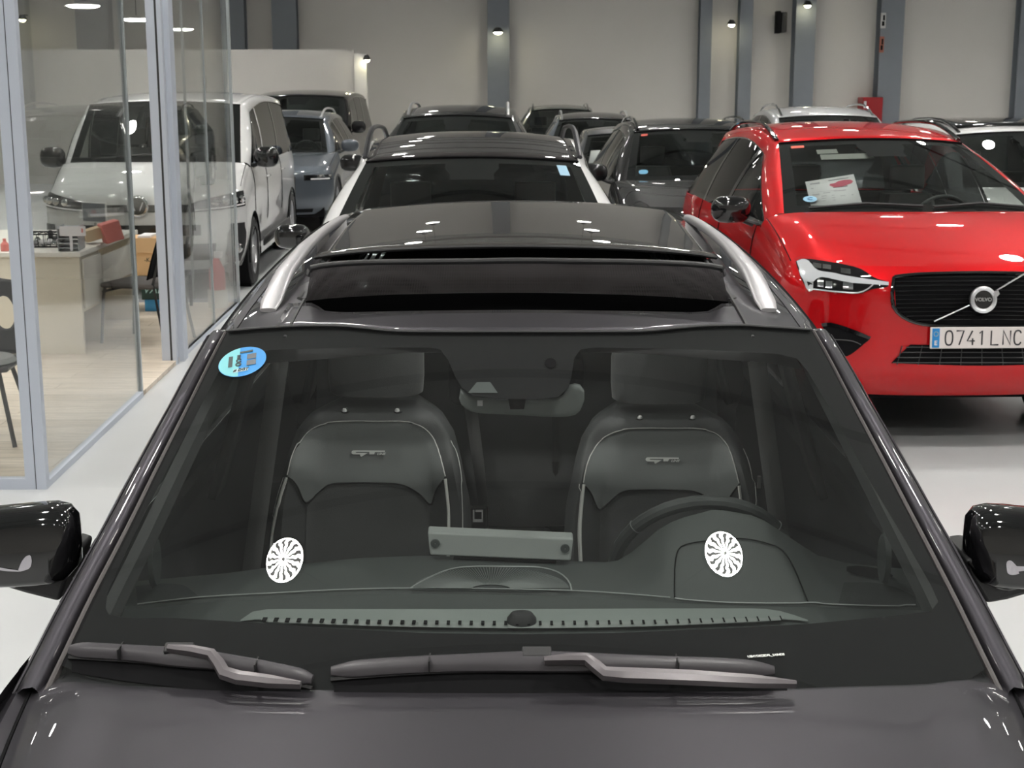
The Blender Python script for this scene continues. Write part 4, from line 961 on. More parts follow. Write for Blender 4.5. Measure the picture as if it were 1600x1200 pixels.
# ---- roof
def strip(name, A, B, nr, nc, h, m_, par=K, smooth=True, **k): return MB().grid(pxrows(A, B, nr, nc, h, smooth)).build(name, m_, par, **k)
SLX = .508
hd = lambda x: 3.055+.24*x*x     # header line in plan
# front crossmember: windscreen header to the sunroof opening
top_px = [(432,509),(470,507),(530,507),(575,511),(620,515),(700,516),(812,516),(920,516),(1005,515),(1050,511),(1100,507),(1160,506),(1190,508)]
open_px = [(450,474),(470,473.5),(488,473),(497,478),(508,486),(540,488),(620,486),(812,484),(1000,486),(1080,488),(1108,486),(1120,479),(1128,474),(1146,474),(1164,475)]
strip('roof_front_panel', top_px, open_px, 6, 60, onR(.001), M_GREY, smooth=False, ang=60, solid=.012)
# ---- side frames: pillar, cant rail, all the way back
for s in (-1, 1):
    G = GL if s < 0 else GR
    rows = []; inner = []
    n1 = 22
    for i in range(n1):
        p = G[int(i*(NYW-1)/(n1-1))]; inner.append((p, 1.12-.42*i/(n1-1)))
    ycorner = inner[-1][0].y; xc = abs(inner[-1][0].x-CX)
    ye_ = 5.55
    for i in range(1, 26):
        y = lerp(ycorner, ye_, i/25); x = xc - .05*(i/25)**2
        inner.append((Vector((CX+s*x, y, RS(x, y))), .70))
    end = Vector((CX+s*.66, 5.95, 1.05)); l0 = inner[-1][0]
    for i in range(1, 6): inner.append((l0.lerp(end, i/5), .8))
    for p, k in inner:
        r = []
        for dx, dz in (((.021,-.020),(.0235,-.003),(.030,.004),(.046,.001),(.060,-.012),(.063,-.017),(.067,-.015),(.080,-.035),(.088,-.070),(.090,-.105)) if len(rows) < n1 else ((0,-.012),(.004,.0),(.020,.001),(.040,-.004),(.058,-.014),(.061,-.017),(.065,-.016),(.078,-.037),(.087,-.070),(.090,-.105))):
            r.append(p + Vector((s*dx*k*1.02, 0, dz*k)))
        rows.append(r)
    MB().grid(rows).build('side_frame', M_GREY, K, ang=50)
    MB().grid([[p+Vector((s*dx*k, 0, dz)) for dx, dz in ((-.004,-.006),(.001,-.018),(.024,-.020))] for p, k in inner[:n1]]).build('pillar_gasket', M_MATBLK, K)
    MB().grid([[p+Vector((s*dx*k, 0, dz)) for dx, dz in ((.006,-.014),(.007,-.003),(.010,.0),(.014,-.001),(.0155,-.006),(.016,-.018))] for p, k in inner[:n1]]).build('pillar_moulding', mat('grey_pillar_moulding', (.11,.10,.10), .35, var=.05), K)
    MB().tube([p+Vector((s*.0625*k, 0, -.0145*k)) for p, k in inner[:n1+20]], .002, 5).build('pillar_seam', M_MATBLK, K)
    out_l = [p+Vector((s*.090*k*1.02, 0, -.105*k)) for p, k in inner]
    # roof strip between opening and cant rail
    rr_ = []
    for i in range(31):
        t = i/30; r = []
        for k in range(7):
            x = lerp(SLX, xc-.05*t*t, k/6); y = lerp(hd(x)+.005, 5.55-.1*(1-k/6)*0, t); r.append(Vector((CX+s*x, y, RS(x, y)-.003*0)))
        rr_.append(r)
    MB().grid(rr_).build('roof_side_panel', M_GREY, K)
    MB().tube([Vector((CX+s*SLX, lerp(3.12, 5.4, t/20), RS(SLX, lerp(3.12,5.4,t/20))+.001)) for t in range(21)], .005, 6).build('sunroof_side_seal', M_PLAST, K)
    # side glass from the frame down to the waist
    def belt(y): return Vector((CX+s*(.885+.02*cl((y-2.5)/.8)), y, .985-.0*y))
    vis = [p for p in out_l if 2.45 < p.y < 5.7]
    def otop(y):
        for a, b in zip(out_l[:-1], out_l[1:]):
            if a.y <= y <= b.y: return a.lerp(b, (y-a.y)/max(1e-6, b.y-a.y))
        return out_l[-1]
    def sp(nm, ya, yb_, mt):
        g = []
        for i in range(13):
            y = lerp(ya, yb_, i/12); T, B = otop(y), belt(y)
            g.append([B.lerp(T, k/5)+Vector((s*.012*math.sin(math.pi*k/5),0,0)) for k in range(6)])
        return MB().grid(g).build(nm, mt, K)
    sp('side_window', 2.62, 3.62, M_DARKG2); sp('b_pillar_cover', 3.62, 3.74, M_GLOSSBLK); sp('side_window', 3.74, 4.6, M_DARKG2); sp('c_pillar_cover', 4.6, 4.66, M_GLOSSBLK); sp('side_window', 4.66, 5.5, M_DARKG2)
    sp('mirror_triangle', 2.42, 2.62, M_GLOSSBLK)
    MB().tube([p for p in out_l[3:]], .007, 6).build('window_trim', M_GLOSSBLK, K)
    # lower body side
    cut = []
    vs = []; NYb, NZb = 96, 16; ws_ = (1.92, 4.62)
    sec = [(.86,.24),(.915,.30),(.925,.42),(.93,.56),(.935,.70),(.935,.80),(.925,.88),(.905,.94),(.885,.985)]
    S2 = mid([Vector((a, b, 0)) for a, b in sec], NZb+1)
    for i in range(NYb+1):
        y = lerp(1.42, 5.62, i/NYb); kx = 1-.06*cl((2.6-y)/1.2)**2-.06*cl((y-4.6)/1.1)**2
        dz = -.06*cl((2.35-y)/.95)**1.2
        for q_ in S2: vs.append([CX+s*q_.x*kx, y, q_.y + dz*cl((q_.y-.5)/.4)])
    for v in vs:
        for wy in ws_:
            dy, dz_ = v[1]-wy, v[2]-.33; d = math.hypot(dy, dz_)
            if .33 < d < .385 and dz_ > -.2: v[1] = wy+dy/d*.385; v[2] = .33+dz_/d*.385
    fs = []
    for i in range(NYb):
        for j in range(NZb):
            q_ = (i*(NZb+1)+j, (i+1)*(NZb+1)+j, (i+1)*(NZb+1)+j+1, i*(NZb+1)+j+1)
            cy = sum(vs[k][1] for k in q_)/4; cz = sum(vs[k][2] for k in q_)/4
            if any(math.hypot(cy-wy, cz-.33) < .37 for wy in ws_): continue
            fs.append(q_)
    mk('side_panel', vs, fs, M_GREY, K)
    for wy in ws_:
        SPACE[0] = K.matrix_world.inverted(); make_wheel(K, CX+s*.80, wy, .33, .2)
        MB().lathe([(.001,0),(.37,0),(.37,s*.2)], 28, 'x', (CX+s*.68, wy, .33)).build('wheel_housing', M_MATBLK, K)
    # roof rail
    prof_r = []
    for i in range(33):
        t = i/32; y = lerp(3.365, 4.95, t); x = .578
        lift = .036*math.sin(math.pi/2*cl(t/.2))*cl((1-t)/.62)**.8 + .004
        wd = lerp(.026, .013, cl(t*1.6))
        if i == 0: wd = .019
        c_ = Vector((CX+s*(x+.006*(1-cl(t/.2))), y, RS(x, y)+lift)); th = .010+.018*cl(t*7)
        prof_r.append([c_+Vector((wd*math.cos(a)**1 if True else 0, 0, 0))*1 + Vector((0,0,th*.5*math.copysign(abs(math.sin(a))**.6, math.sin(a)))) for a in [2*math.pi*k/14 for k in range(14)]])
    MB().grid(prof_r, closed=True, cap=True).build('roof_rail', M_RAIL, K, ang=60)
# rear roof panel behind the sliding glass and tail
MB().grid([[Vector((CX+x*SLX, y, RS(x*SLX, y))) for x in [-1+.1*k for k in range(21)]] for y in [5.0+.06*k for k in range(10)]]).build('roof_rear_panel', M_GREY, K, solid=.012)
MB().grid([[Vector((CX+u*lerp(.60,.66,t), lerp(5.54-.0*u, 5.95-.08*u*u, t), lerp(RS(.6*u, 5.54), 1.05, t))) for u in [-1+.1*k for k in range(21)]] for t in [k/8 for k in range(9)]]).build('rear_window', M_DARKG, K)
MB().grid([[Vector((CX+u*.84, 5.98-.32*abs(u)**3, z)) for u in [-1+.1*k for k in range(21)]] for z in (.28,.4,.6,.8,.95,1.04)]).build('tailgate', M_GREY, K)
MB().grid([[Vector((CX+u*lerp(.87,.66,t), lerp(5.62,5.95,t)*1 if abs(u) > .99 else lerp(5.75,5.95,t), lerp(.985,1.05,t))) for u in [-1+.1*k for k in range(21)]] for t in (0,.5,1)]).build('tailgate_top', M_GREY, K)
# sliding glass panel, tilted up and pushed back
def slide(t, u):
    yf = 3.88 - .0*u; y = lerp(yf+.035*(u*u), 5.02, t); x = u*.542
    return Vector((CX-.005+x, y, RS(x, y)+.020+.004-.006*abs(u)**8))
MB().grid([[slide(t/18, -1+.08*k) for k in range(26)] for t in range(19)]).build('sliding_roof_glass', mat('dark_roof_glass', (.045,.042,.04), .5, .0, coat=1, spec=.1, var=.03, coat_rough=.012), K, solid=.009, ang=60)
MB().tube([slide(0, -1+.08*k)+Vector((0,-.001,-.003)) for k in range(26)], .0045, 6).build('sliding_roof_edge', M_PLAST, K)
# well of the opening
wz = lambda y: RS(.4, y)-.075
m = MB(); m.grid([[Vector((CX+x, y, RS(x, y)-.055-.02*(abs(x) < .40))) for x in (-.53,-.49,-.46,-.45)] for y in (3.18, 3.5, 3.9, 4.6)])
m.grid([[Vector((CX+x, y, RS(x, y)-.055-.02*(abs(x) < .40))) for x in (.45,.46,.49,.53)] for y in (3.18, 3.5, 3.9, 4.6)])
m.build('sunroof_frame', M_MATBLK, K)
for s in (-1, 1):
    for x, r_ in ((.485,.006),(.455,.007),(.43,.005),(.405,.006)):
        MB().tube([Vector((CX+s*x, y, RS(x, y)-.045)) for y in (3.22,3.4,3.6,3.9,4.3)], r_, 6).build('sunroof_track', M_PLAST if x != .455 else M_GLOSSBLK, K)
    m = MB(); y0_ = 3.60
    m.box((CX+s*.44-.035, y0_, RS(.44,y0_)-.06), (CX+s*.44+.035, y0_+.14, RS(.44,y0_)-.02)).box((CX+s*.44-.012, y0_+.02, RS(.44,y0_)-.03), (CX+s*.44+.012, y0_+.2, RS(.44,y0_)+.03))
    m.build('sunroof_slider', M_GLOSSBLK, K, bevel=.005)
MB().grid([[Vector((CX+x, y, RS(0,y)-.06-z)) for x in (-.40,-.2,0,.2,.40)] for y, z in ((4.05,0),(4.06,.03))]).build('sunroof_cross_bar', M_PLAST, K, solid=.02)
MB().grid([[Vector((CX+x, y, RS(x,y)-.095)) for x in (-.42,-.2,0,.2,.42)] for y in (3.86,4.2,4.6,5.3)]).build('sunshade', M_MATBLK, K)
# front lip inside the opening
lip = pxrows(open_px, [(p[0], p[1]) for p in open_px], 1, 60, onR(-.001), False)
MB().grid([lip[0], [p+Vector((0,.012,-.045)) for p in lip[0]], [p+Vector((0,.06,-.050)) for p in lip[0]]]).build('sunroof_lip', M_GLOSSBLK, K)
# wind deflector: bar and net
bar_px = [(486,419),(510,414),(560,410.5),(640,409),(740,408),(812,407),(900,408),(980,409),(1060,411.5),(1105,415),(1128,419)]
net_b = [(478,470.5),(520,466),(600,461),(700,458.5),(812,457.5),(920,459),(1010,462),(1090,467),(1138,471.5)]
zbar = lambda px: 1.575
bar = [aty(px, py, 3.33) for px, py in [tuple(p[:2]) for p in mid(P3(bar_px), 40)]]
base = [onR(-.003)(px, py) for px, py in [tuple(p[:2]) for p in mid(P3(net_b), 40)]]
M_NET = bpy.data.materials.new('mesh_net'); M_NET.use_nodes = True; nt = M_NET.node_tree
pb_ = nt.nodes['Principled BSDF']; pb_.inputs['Base Color'].default_value = (.36,.335,.35,1); pb_.inputs['Roughness'].default_value = .7
tcn = nt.nodes.new('ShaderNodeTexCoord'); vo = nt.nodes.new('ShaderNodeTexVoronoi'); vo.inputs['Scale'].default_value = 260; vo.inputs['Randomness'].default_value = 0
nt.links.new(tcn.outputs['Object'], vo.inputs['Vector'])
mr = nt.nodes.new('ShaderNodeMapRange'); mr.inputs[1].default_value = .28; mr.inputs[2].default_value = .36; mr.inputs[3].default_value = .45; mr.inputs[4].default_value = .92
nt.links.new(vo.outputs['Distance'], mr.inputs[0]); nt.links.new(mr.outputs[0], pb_.inputs['Alpha'])
dfl = MB().tube(bar, .0085, 10, flat=.8).build('wind_deflector', M_PLAST, K)
MB().grid([[a.lerp(b, t/4) for a, b in zip(bar, base)] for t in range(5)]).build('deflector_net', M_NET, dfl)
MB().grid([base, [p+Vector((0,.01,-.05)) for p in base], [p+Vector((0,.02,-.10)) for p in base]]).build('deflector_skirt', M_MATBLK, dfl)
for s in (0, -1):
    e = bar[s]; sg = -1 if s == 0 else 1
    MB().tube([e, e+Vector((sg*.012,.05,-.02)), e+Vector((sg*.01,.22,-.05))], .007, 6).build('deflector_arm', M_PLAST, dfl)
    b0_ = base[s]; MB().tube([b0_+Vector((sg*.002,0,.001)), b0_+Vector((sg*.020,.03,.0)), b0_+Vector((sg*.020,.15,.005)), b0_+Vector((sg*.0,.30,.005))], .007, 6).build('corner_seal', M_RUB, K)
# ---- bonnet, wings, scuttle, front end (only the rear edge shows)
rear_px = [(68,1031),(110,1038),(220,1053),(360,1063),(500,1070),(650,1072.5),(820,1073),(1000,1072),(1150,1067),(1280,1062),(1340,1060),(1420,1050),(1500,1039),(1560,1028)]
re_ = mid([atz(px, py, 1.018-.035*((px-820)/750)**2) for px, py in rear_px], 41)
rows = []
for i in range(19):
    t = i/18; r = []
    for j, p in enumerate(re_):
        u = -1+2*j/40; w_ = p.x-CX
        yf = 1.18+.34*abs(u)**3
        y = lerp(p.y, yf, t); z = p.z - .07*t - .14*t**3 - .006*math.sin(math.pi*min(1,t*4))*0
        x = CX+w_*(1-.10*t-.04*t*t)
        crease = .010*math.exp(-((abs(u)-.88)/.05)**2)*min(1, t*6)
        r.append(Vector((x, y, z+crease-.012*cl((abs(u)-.93)/.07)**2*1)))
    rows.append(r)
bon = MB().grid([[p+Vector((0,.004,-.02)) for p in rows[0]], [p+Vector((0,.004,-.006)) for p in rows[0]]] + rows).build('bonnet', M_GREY, K, ang=60)
for s in (-1, 1):
    e = [r[0 if s < 0 else -1] for r in rows]
    wing = []
    for i, p in enumerate(e):
        y = p.y; kx = 1-.06*cl((2.6-y)/1.2)**2; dz = -.06*cl((2.35-y)/.95)**1.2
        B = Vector((CX+s*.905*kx, y, .94+dz*.9)); T = p+Vector((s*.005,0,-.004))
        wing.append([T+Vector((0,0,-.02)), T, T.lerp(B,.35)+Vector((0,0,.016)), T.lerp(B,.7)+Vector((0,0,.014)), B+Vector((s*.004,0,.0))])
    # continue the wing up to the pillar foot
    p = e[0]
    ext = []
    for dy in (.42,.3,.2,.1):
        y = p.y+dy; T = Vector((CX+s*(abs(p.x-CX)+.02+.05*dy), y, p.z-.012+.01*dy)); B = Vector((CX+s*.905, y, .94))
        ext.append([T+Vector((0,0,-.05)), T, T.lerp(B,.35)+Vector((0,0,.012)), T.lerp(B,.7)+Vector((0,0,.012)), B])
    MB().grid(ext+wing).build('front_wing', M_GREY, K)
    MB().tube([q_+Vector((s*.004,0,-.001)) for q_ in e], .003, 5).build('bonnet_seam', M_MATBLK, K)
MB().grid([[Vector((CX+u*.93*.94*math.sin(1.5708)/1*(1 if True else 1)*abs(math.sin(u*math.pi/2))/max(1e-6,abs(u)) if u else CX, 1.16+.36*(1-math.cos(u*math.pi/2))**1.2-.03*math.sin(math.pi*t), lerp(.26,.815,t))) for u in [-1+.08*k for k in range(26)]] for t in [k/8 for k in range(9)]]).build('front_bumper', M_GREY, K)
MB().grid([[Vector((CX+u*.55, 1.125+.10*abs(u)**2, z)) for u in [-1+.1*k for k in range(21)]] for z in (.58,.66,.74)]).build('grille', M_GLOSSBLK, K, solid=.02)
MB().grid([[Vector((CX+u*.70, 1.12+.14*abs(u)**2, z)) for u in [-1+.1*k for k in range(21)]] for z in (.30,.40)]).build('lower_intake', M_MATBLK, K, solid=.02)
# scuttle: dark trough between bonnet and glass
MB().grid([[Vector((p.x*.985, p.y+dy, p.z+dz)) for p in re_] for dy, dz in ((-.02,-.035),(.04,-.05),(.10,-.045),(.13,-.03))]).build('scuttle', M_MATBLK, K)
MB().box((CX-.80,1.3,.2),(CX+.80,5.6,.30)).build('underbody', M_MATBLK, K)
# ---- wipers
def wiper(pts, blade_w, arm):
    """blade lies on the glass along pixel points; arm runs to the bonnet edge"""
    P_ = mid([onW(.016)(px, py) for px, py in pts], 46); rows = []
    N = len(P_)
    for i, p in enumerate(P_):
        t = i/(N-1); e = min(1, min(t, 1-t)*14+.25); e = math.sqrt(min(1, e)); mdl = math.exp(-((t-.47)/.13)**2)
        tg = (P_[min(i+1,N-1)]-P_[max(i-1,0)]).normalized(); nrm = Vector((0,-.5,.86)); side = tg.cross(nrm).normalized()  # side points toward the bonnet
        if side.y > 0: side = -side
        wdt = blade_w*e*(1+.25*mdl); r = []
        for a_, b_ in ((-.5,-.45),(-.5,.25),(-.32,.55),(.0,.50),(.35,.15),(.5,-.2),(.5,-.45)):
            r.append(p + side*(a_*wdt) + nrm*(b_*.018*e))
        rows.append(r)
    b = MB().grid(rows, closed=True, cap=True).build('wiper_blade', mat('satin_wiper_plastic', (.075,.07,.078), .33, bump=.05, bscale=500), K, ang=28)
    MB().tube([p + Vector((0,-.005,-.014)) for p in P_], .004, 5).build('wiper_rubber', M_RUB, b)
    for t in (.24, .78):
        p = P_[int(t*(N-1))]; MB().box(p-Vector((.0012,.02,.008)), p+Vector((.0012,.018,.012))).build('blade_joint', M_RUB, b)
    c_ = P_[int(.47*(N-1))]; MB().box(c_+Vector((-.028,-.002,.006)), c_+Vector((.022,.020,.016)), Matrix.Rotation(.5,3,'X')).build('blade_clip', M_PLAST, b, bevel=.003)
    A_ = [onW(.036)(px, py) for px, py, w_ in arm]; rows = []
    A_ = [Vector(p) for p in A_]
    for i, p in enumerate(A_):
        tg = (A_[min(i+1,len(A_)-1)]-A_[max(i-1,0)]).normalized(); nrm = Vector((0,-.5,.86)); side = tg.cross(nrm).normalized(); w_ = arm[i][2]
        rows.append([p+side*w_*a_+nrm*b_ for a_, b_ in ((-1,-.008),(-.9,.004),(0,.007),(.9,.004),(1,-.008))])
    MB().grid(rows, closed=True, cap=True).build('wiper_arm', mat('satin_wiper_arm', (.17,.155,.165), .32, .2, bump=.04, bscale=500), b, ang=30)
wiper([(108,1014),(180,1018),(260,1024),(345,1033),(420,1046),(488,1061)], .027, [(262,1012,.005),(300,1015,.008),(330,1021,.009),(342,1036,.010),(350,1050,.011),(372,1057,.011),(420,1063,.010),(470,1069,.004)])
wiper([(517,1048),(600,1041),(700,1036),(815,1033),(920,1034),(1040,1038),(1130,1041),(1210,1047)], .028, [(850,1031,.005),(890,1028,.008),(916,1028,.009),(932,1040,.010),(945,1051,.011),(975,1053,.012),(1080,1057,.012),(1180,1063,.010),(1244,1068,.004)])
strip('wiper_shade_strip', [(112,1025),(180,1030),(260,1037),(345,1047),(420,1060),(470,1068)], [(112,1050),(180,1062),(260,1072),(345,1080),(420,1084),(470,1084)], 2, 20, onW(.0015), M_MATBLK)  # black strip on the glass paints the contact shade and dark trough under the wiper
strip('wiper_shade_strip', [(522,1060),(600,1053),(700,1048),(815,1045),(930,1046),(1060,1054),(1160,1062),(1230,1070)], [(522,1090),(600,1092),(700,1092),(815,1092),(930,1092),(1060,1092),(1160,1090),(1230,1088)], 2, 24, onW(.0015), M_MATBLK)  # same painted shade below the longer blade
# ---- stickers on the glass
eco_c = onW(-.0005)(379, 567)
ex = (onW(0)(415, 561)-onW(0)(343, 574)).normalized(); ey = (onW(0)(388, 548)-onW(0)(370, 587)).normalized()
EM = basis(eco_c+Vector((0,-.002,.003)), ex, ey)
def ecop(x, y, z=0): return EM @ Vector((x, y, z))
R_ = .052
e_ = MB().add([ecop(R_*math.cos(2*math.pi*k/40), R_*math.sin(2*math.pi*k/40)) for k in range(40)], [tuple(range(40))]).build('eco_sticker', mat('sticker_blue', (.03,.32,.78), .45, var=.02), K, smooth=False)
EMD = mat('sticker_dark_print', (.045,.075,.08), .5, var=.1); EMT = mat('sticker_teal', (.22,.66,.72), .45, var=.04); EMG = mat('sticker_grey_print', (.13,.15,.17), .5, var=.1)
arc = [ecop(R_*.985*math.cos(a), R_*.985*math.sin(a), .0006) for a in [math.radians(97+ (262-97)*k/24) for k in range(25)]]
MB().add(arc, [tuple(range(25))]).build('eco_half', EMT, e_, smooth=False)
def er(x0, y0_, x1, y1_, m_, nm, z=.0012): return MB().add([ecop(x0,y0_,z), ecop(x1,y0_,z), ecop(x1,y1_,z), ecop(x0,y1_,z)], [(0,1,2,3)]).build(nm, m_, e_, smooth=False)
er(-.030,-.014,-.021,.024,EMD,'printed_bar'); er(.010,.004,.030,.022,EMG,'printed_block'); er(.010,-.018,.030,.0,EMG,'printed_block'); er(-.006,.030,.022,.036,EMD,'printed_bar')
er(-.018,-.036,.014,-.024,mat('sticker_pale', (.55,.70,.75), .5, var=.03),'printed_box', .0010)
for k, ch in enumerate('ECO'): text_mesh('printed_letter', ch, .016, EMD, e_, basis(ecop(-.008, .017-.0135*k, .0014), ex, ey), bold=.0006)
text_mesh('printed_letter', '# DGT', .011, EMD, e_, basis(ecop(-.002,-.030,.0014), ex, ey), shear=.3)
tc_ = onW(.001)(1197, 1024.5); tx = (onW(0)(1220,1023)-onW(0)(1175,1026)).normalized()
text_mesh('printed_code', 'UEHYD8Z8DPL_3AB4D8', .0062, M_LOGO, K, basis(tc_, tx, (0,.87,.48)), bold=.0002)
# ---- door mirrors
for s, cpx, cpy in ((-1, 20, 842), (1, 1612, 846)):
    ctr = aty(cpx, cpy, 2.74); ins = -s
    rows = []
    for i, t in enumerate((0,.015,.05,.12,.25,.4,.55,.7,.82,.91,.97,1.0)):
        # t: 0 outboard end .. 1 inboard end
        g = (1-(abs(2*t-1))**7)**.42 if 0 < t < 1 else .02
        row = []
        for k in range(24):
            a = 2*math.pi*k/24; ca, sa = math.cos(a), math.sin(a)
            zz = .080*g*math.copysign(abs(sa)**.42, sa)*(1-.10*(1-t)); yy = (.066*(1-.25*sa) if ca < 0 else .05)*g*math.copysign(abs(ca)**.6, ca)
            row.append(ctr+Vector((ins*(t-.5)*.27, yy, zz-.02*(1-t))))
        rows.append(row)
    mo = MB().grid(rows, closed=True, cap=True).build('door_mirror', M_GLOSSBLK, K, ang=60)
    bpy.context.view_layer.update(); MS = Skin([mo]); mh = MS.fn(.002)
    M_IND = mat('clear_indicator', (.62,.60,.66), .15, .3, coat=1, bump=.6, bscale=160)
    if s < 0: lf = ([(47,867),(41,869),(34,878),(29,890)], [(49,869),(50,878),(46,888),(31,893)])
    else: lf = ([(1572,880),(1574,876),(1580,876),(1588,884)], [(1572,884),(1574,895),(1582,898),(1592,896)])
    MB().grid(pxrows(lf[0], lf[1], 5, 14, mh)).build('indicator_lens', M_IND, mo)
    if s > 0: MB().grid(pxrows([(1586,884),(1610,885)], [(1588,893),(1610,890)], 2, 8, mh)).build('indicator_strip', M_IND, mo)
    else: MB().grid(pxrows([(30,891),(10,888),(-10,884)], [(30,893),(10,892),(-10,889)], 2, 8, mh)).build('indicator_strip', M_IND, mo)
    # arm: black moulding from the mirror foot to the door
    ap = [(81,866),(96,868),(113,873),(106,900),(92,941),(40,928),(0,916),(-45,905),(-45,893),(0,898),(37,903),(60,890)] if s < 0 else [(1538,870),(1524,872),(1509,875),(1518,905),(1542,944),(1575,938),(1602,930),(1655,918),(1655,906),(1602,908),(1577,906),(1558,893)]
    f_ = [aty(x_, y_, 2.70) for x_, y_ in ap]; b_ = [p_+Vector((0,.15,.0)) for p_ in f_]; n_ = len(ap)
    m = MB().add(f_+b_, [tuple(range(n_)), tuple(range(n_, 2*n_))[::-1]] + [(i, (i+1) % n_, n_+(i+1) % n_, n_+i) for i in range(n_)])
    m.build('mirror_arm', M_PLAST, mo, ang=30, bevel=.008)
    sl = [(111,876),(90,893),(62,908),(35,914),(0,908)] if s < 0 else [(1513,878),(1530,897),(1553,914),(1575,920),(1602,914)]
    MB().tube([aty(p_[0], p_[1], 2.696) for p_ in mid(P3(sl), 16)], .004, 6).build('arm_seam', M_GLOSSBLK, mo)
    MB().grid([[ctr+Vector((x_, .052, z_)) for x_ in (-.09,-.05,0,.05,.09)] for z_ in (-.05,0,.05)]).build('mirror_glass', M_CHROME, mo)
# ============================================================ CABIN
# dashboard: rows of pixel outlines placed at their depths
dx = [200,270,350,440,560,662,740,820,909,960,990,1035,1062,1119,1185,1230,1275,1320,1360,1405,1440]
dy = [909,903,896,884,872,868,870,874,877,879,861,822,810,795,807,837,867,879,884,888,890]
rear = [aty(x, y, 3.00+.0*i) for i, (x, y) in enumerate(zip(dx, dy))]
cre_px = [(215,947),(314,936),(420,930),(540,924),(640,922),(760,923),(895,926),(980,931),(1050,936),(1150,941),(1262,943),(1330,945),(1400,947),(1440,948)]
def interp(L, x):
    for (a, b), (c, d) in zip(L[:-1], L[1:]):
        if x <= c: return b+(d-b)*max(0,(x-a))/(c-a)
    return L[-1][1]
rows = [[], [], [], [], [], [], [], []]
NXD = 61
for j in range(NXD):
    u = -1+2*j/(NXD-1)
    # world columns: follow x at each depth
    pr_x = lerp(195, 1445, j/(NXD-1)); pr = aty(pr_x, interp(list(zip(dx, dy)), pr_x), 3.00)
    pc_x = lerp(195, 1460, j/(NXD-1)); pc_ = aty(pc_x, interp(cre_px, pc_x), 2.80)
    pf_x = lerp(170, 1470, j/(NXD-1)); pf = aty(pf_x, 1000-.0*u, 2.60)
    ph = aty(lerp(150,1490,j/(NXD-1)), 1040, 2.50)
    m1 = pc_.lerp(pr, .5); m1.z += .006+.25*max(0, pr.z-1.01)*0
    rows[0].append(ph); rows[1].append(pf); rows[2].append(pc_+Vector((0,-.004,-.006))); rows[3].append(pc_); rows[4].append(pc_.lerp(pr,.3)+Vector((0,0,.006))); rows[5].append(pc_.lerp(pr,.7)+Vector((0,0,.006))); rows[6].append(pr); rows[7].append(pr+Vector((0,.03,-.25)))
dash = MB().grid(rows[3:]).build('dashboard', M_DASH, K, ang=60)
MB().grid(rows[:4]).build('dashboard_front', M_DASH, dash)
DS = Skin([dash] + [c_ for c_ in dash.children])
hd_ = lambda off: DS.fn(off)
strip('defroster_panel', [(376,973),(395,960),(420,956),(600,956),(815,956),(1020,955),(1190,955),(1225,960),(1262,973)], [(376,975),(400,972),(430,972),(600,976),(815,978),(1020,976),(1180,971),(1225,972),(1262,975)], 2, 40, hd_(.006), M_DASHL, dash, smooth=False)
vent = strip('defroster_vent', [(408,973),(600,977),(815,979),(1020,977),(1225,971)], [(410,978),(600,985),(815,988),(1020,985),(1222,976)], 1, 50, hd_(.009), mat('vent_grey', (.26,.28,.27), .5, var=.03), dash)
m = MB()
for k in range(46):
    x = 412+17.9*k; yb_ = interp([(408,973),(600,977),(815,979),(1020,977),(1225,971)], x)
    a, b = DS.hit(x, yb_+1, .012), DS.hit(x+4.5, yb_+6.5, .012); m.box((a.x, min(a.y,b.y)-.002, min(a.z,b.z)), (b.x, max(a.y,b.y), max(a.z,b.z)+.001))
m.build('vent_slots', M_MATBLK, vent)
sc_ = DS.hit(815, 978, .005)
sn = MB().grid([[sc_+Vector((math.cos(a)*r, .0+math.sin(a)*r*.8, h)) for a in [2*math.pi*k/24 for k in range(24)]] for r, h in ((.030,-.01),(.028,.012),(.020,.022),(.010,.024),(.001,.024))], closed=True).build('light_sensor', M_PLAST, dash)
# speaker grille with radial ribs
spk = strip('speaker_grille', [(641,922),(665,908),(700,893),(735,888),(790,888),(840,889),(870,896),(888,910),(893,925)], [(641,922.5),(680,923),(720,923),(760,924),(800,924.5),(830,925),(860,925),(880,926),(893,926)], 6, 40, hd_(.003), mat('dark_speaker_fabric', (.035,.04,.04), .7, bump=.3, bscale=400), dash)
m = MB()
for k in range(80):
    a = math.radians(4+172*k/79); ex_, ey_ = 767+math.cos(a)*122, 924-math.sin(a)*34
    cx_, cy_ = 767, 930
    pts = [DS.hit(lerp(cx_+math.cos(a)*30, ex_, t), lerp(923-math.sin(a)*6, ey_, t), .005) for t in (0,.33,.66,1)]
    m.tube(pts, .0007, 4)
m.build('grille_ribs', mat('grille_rib_grey', (.16,.175,.17), .5, var=.05), spk)
MB().tube([DS.hit(x, y, .004) for x, y in [tuple(p[:2]) for p in mid(P3([(641,922),(665,908),(700,893),(735,888),(790,888),(840,889),(870,896),(888,910),(893,925)]), 30)]], .0018, 5).build('grille_edge', M_SCREENB, spk)
MB().tube([DS.hit(x, y-.5, .004) for x, y in [tuple(p[:2]) for p in mid(P3(cre_px[:5]+[(760,923),(895,926),(980,931),(1047,936)]), 50)]], .0014, 5).build('dashboard_crease', M_SCREENB, dash)
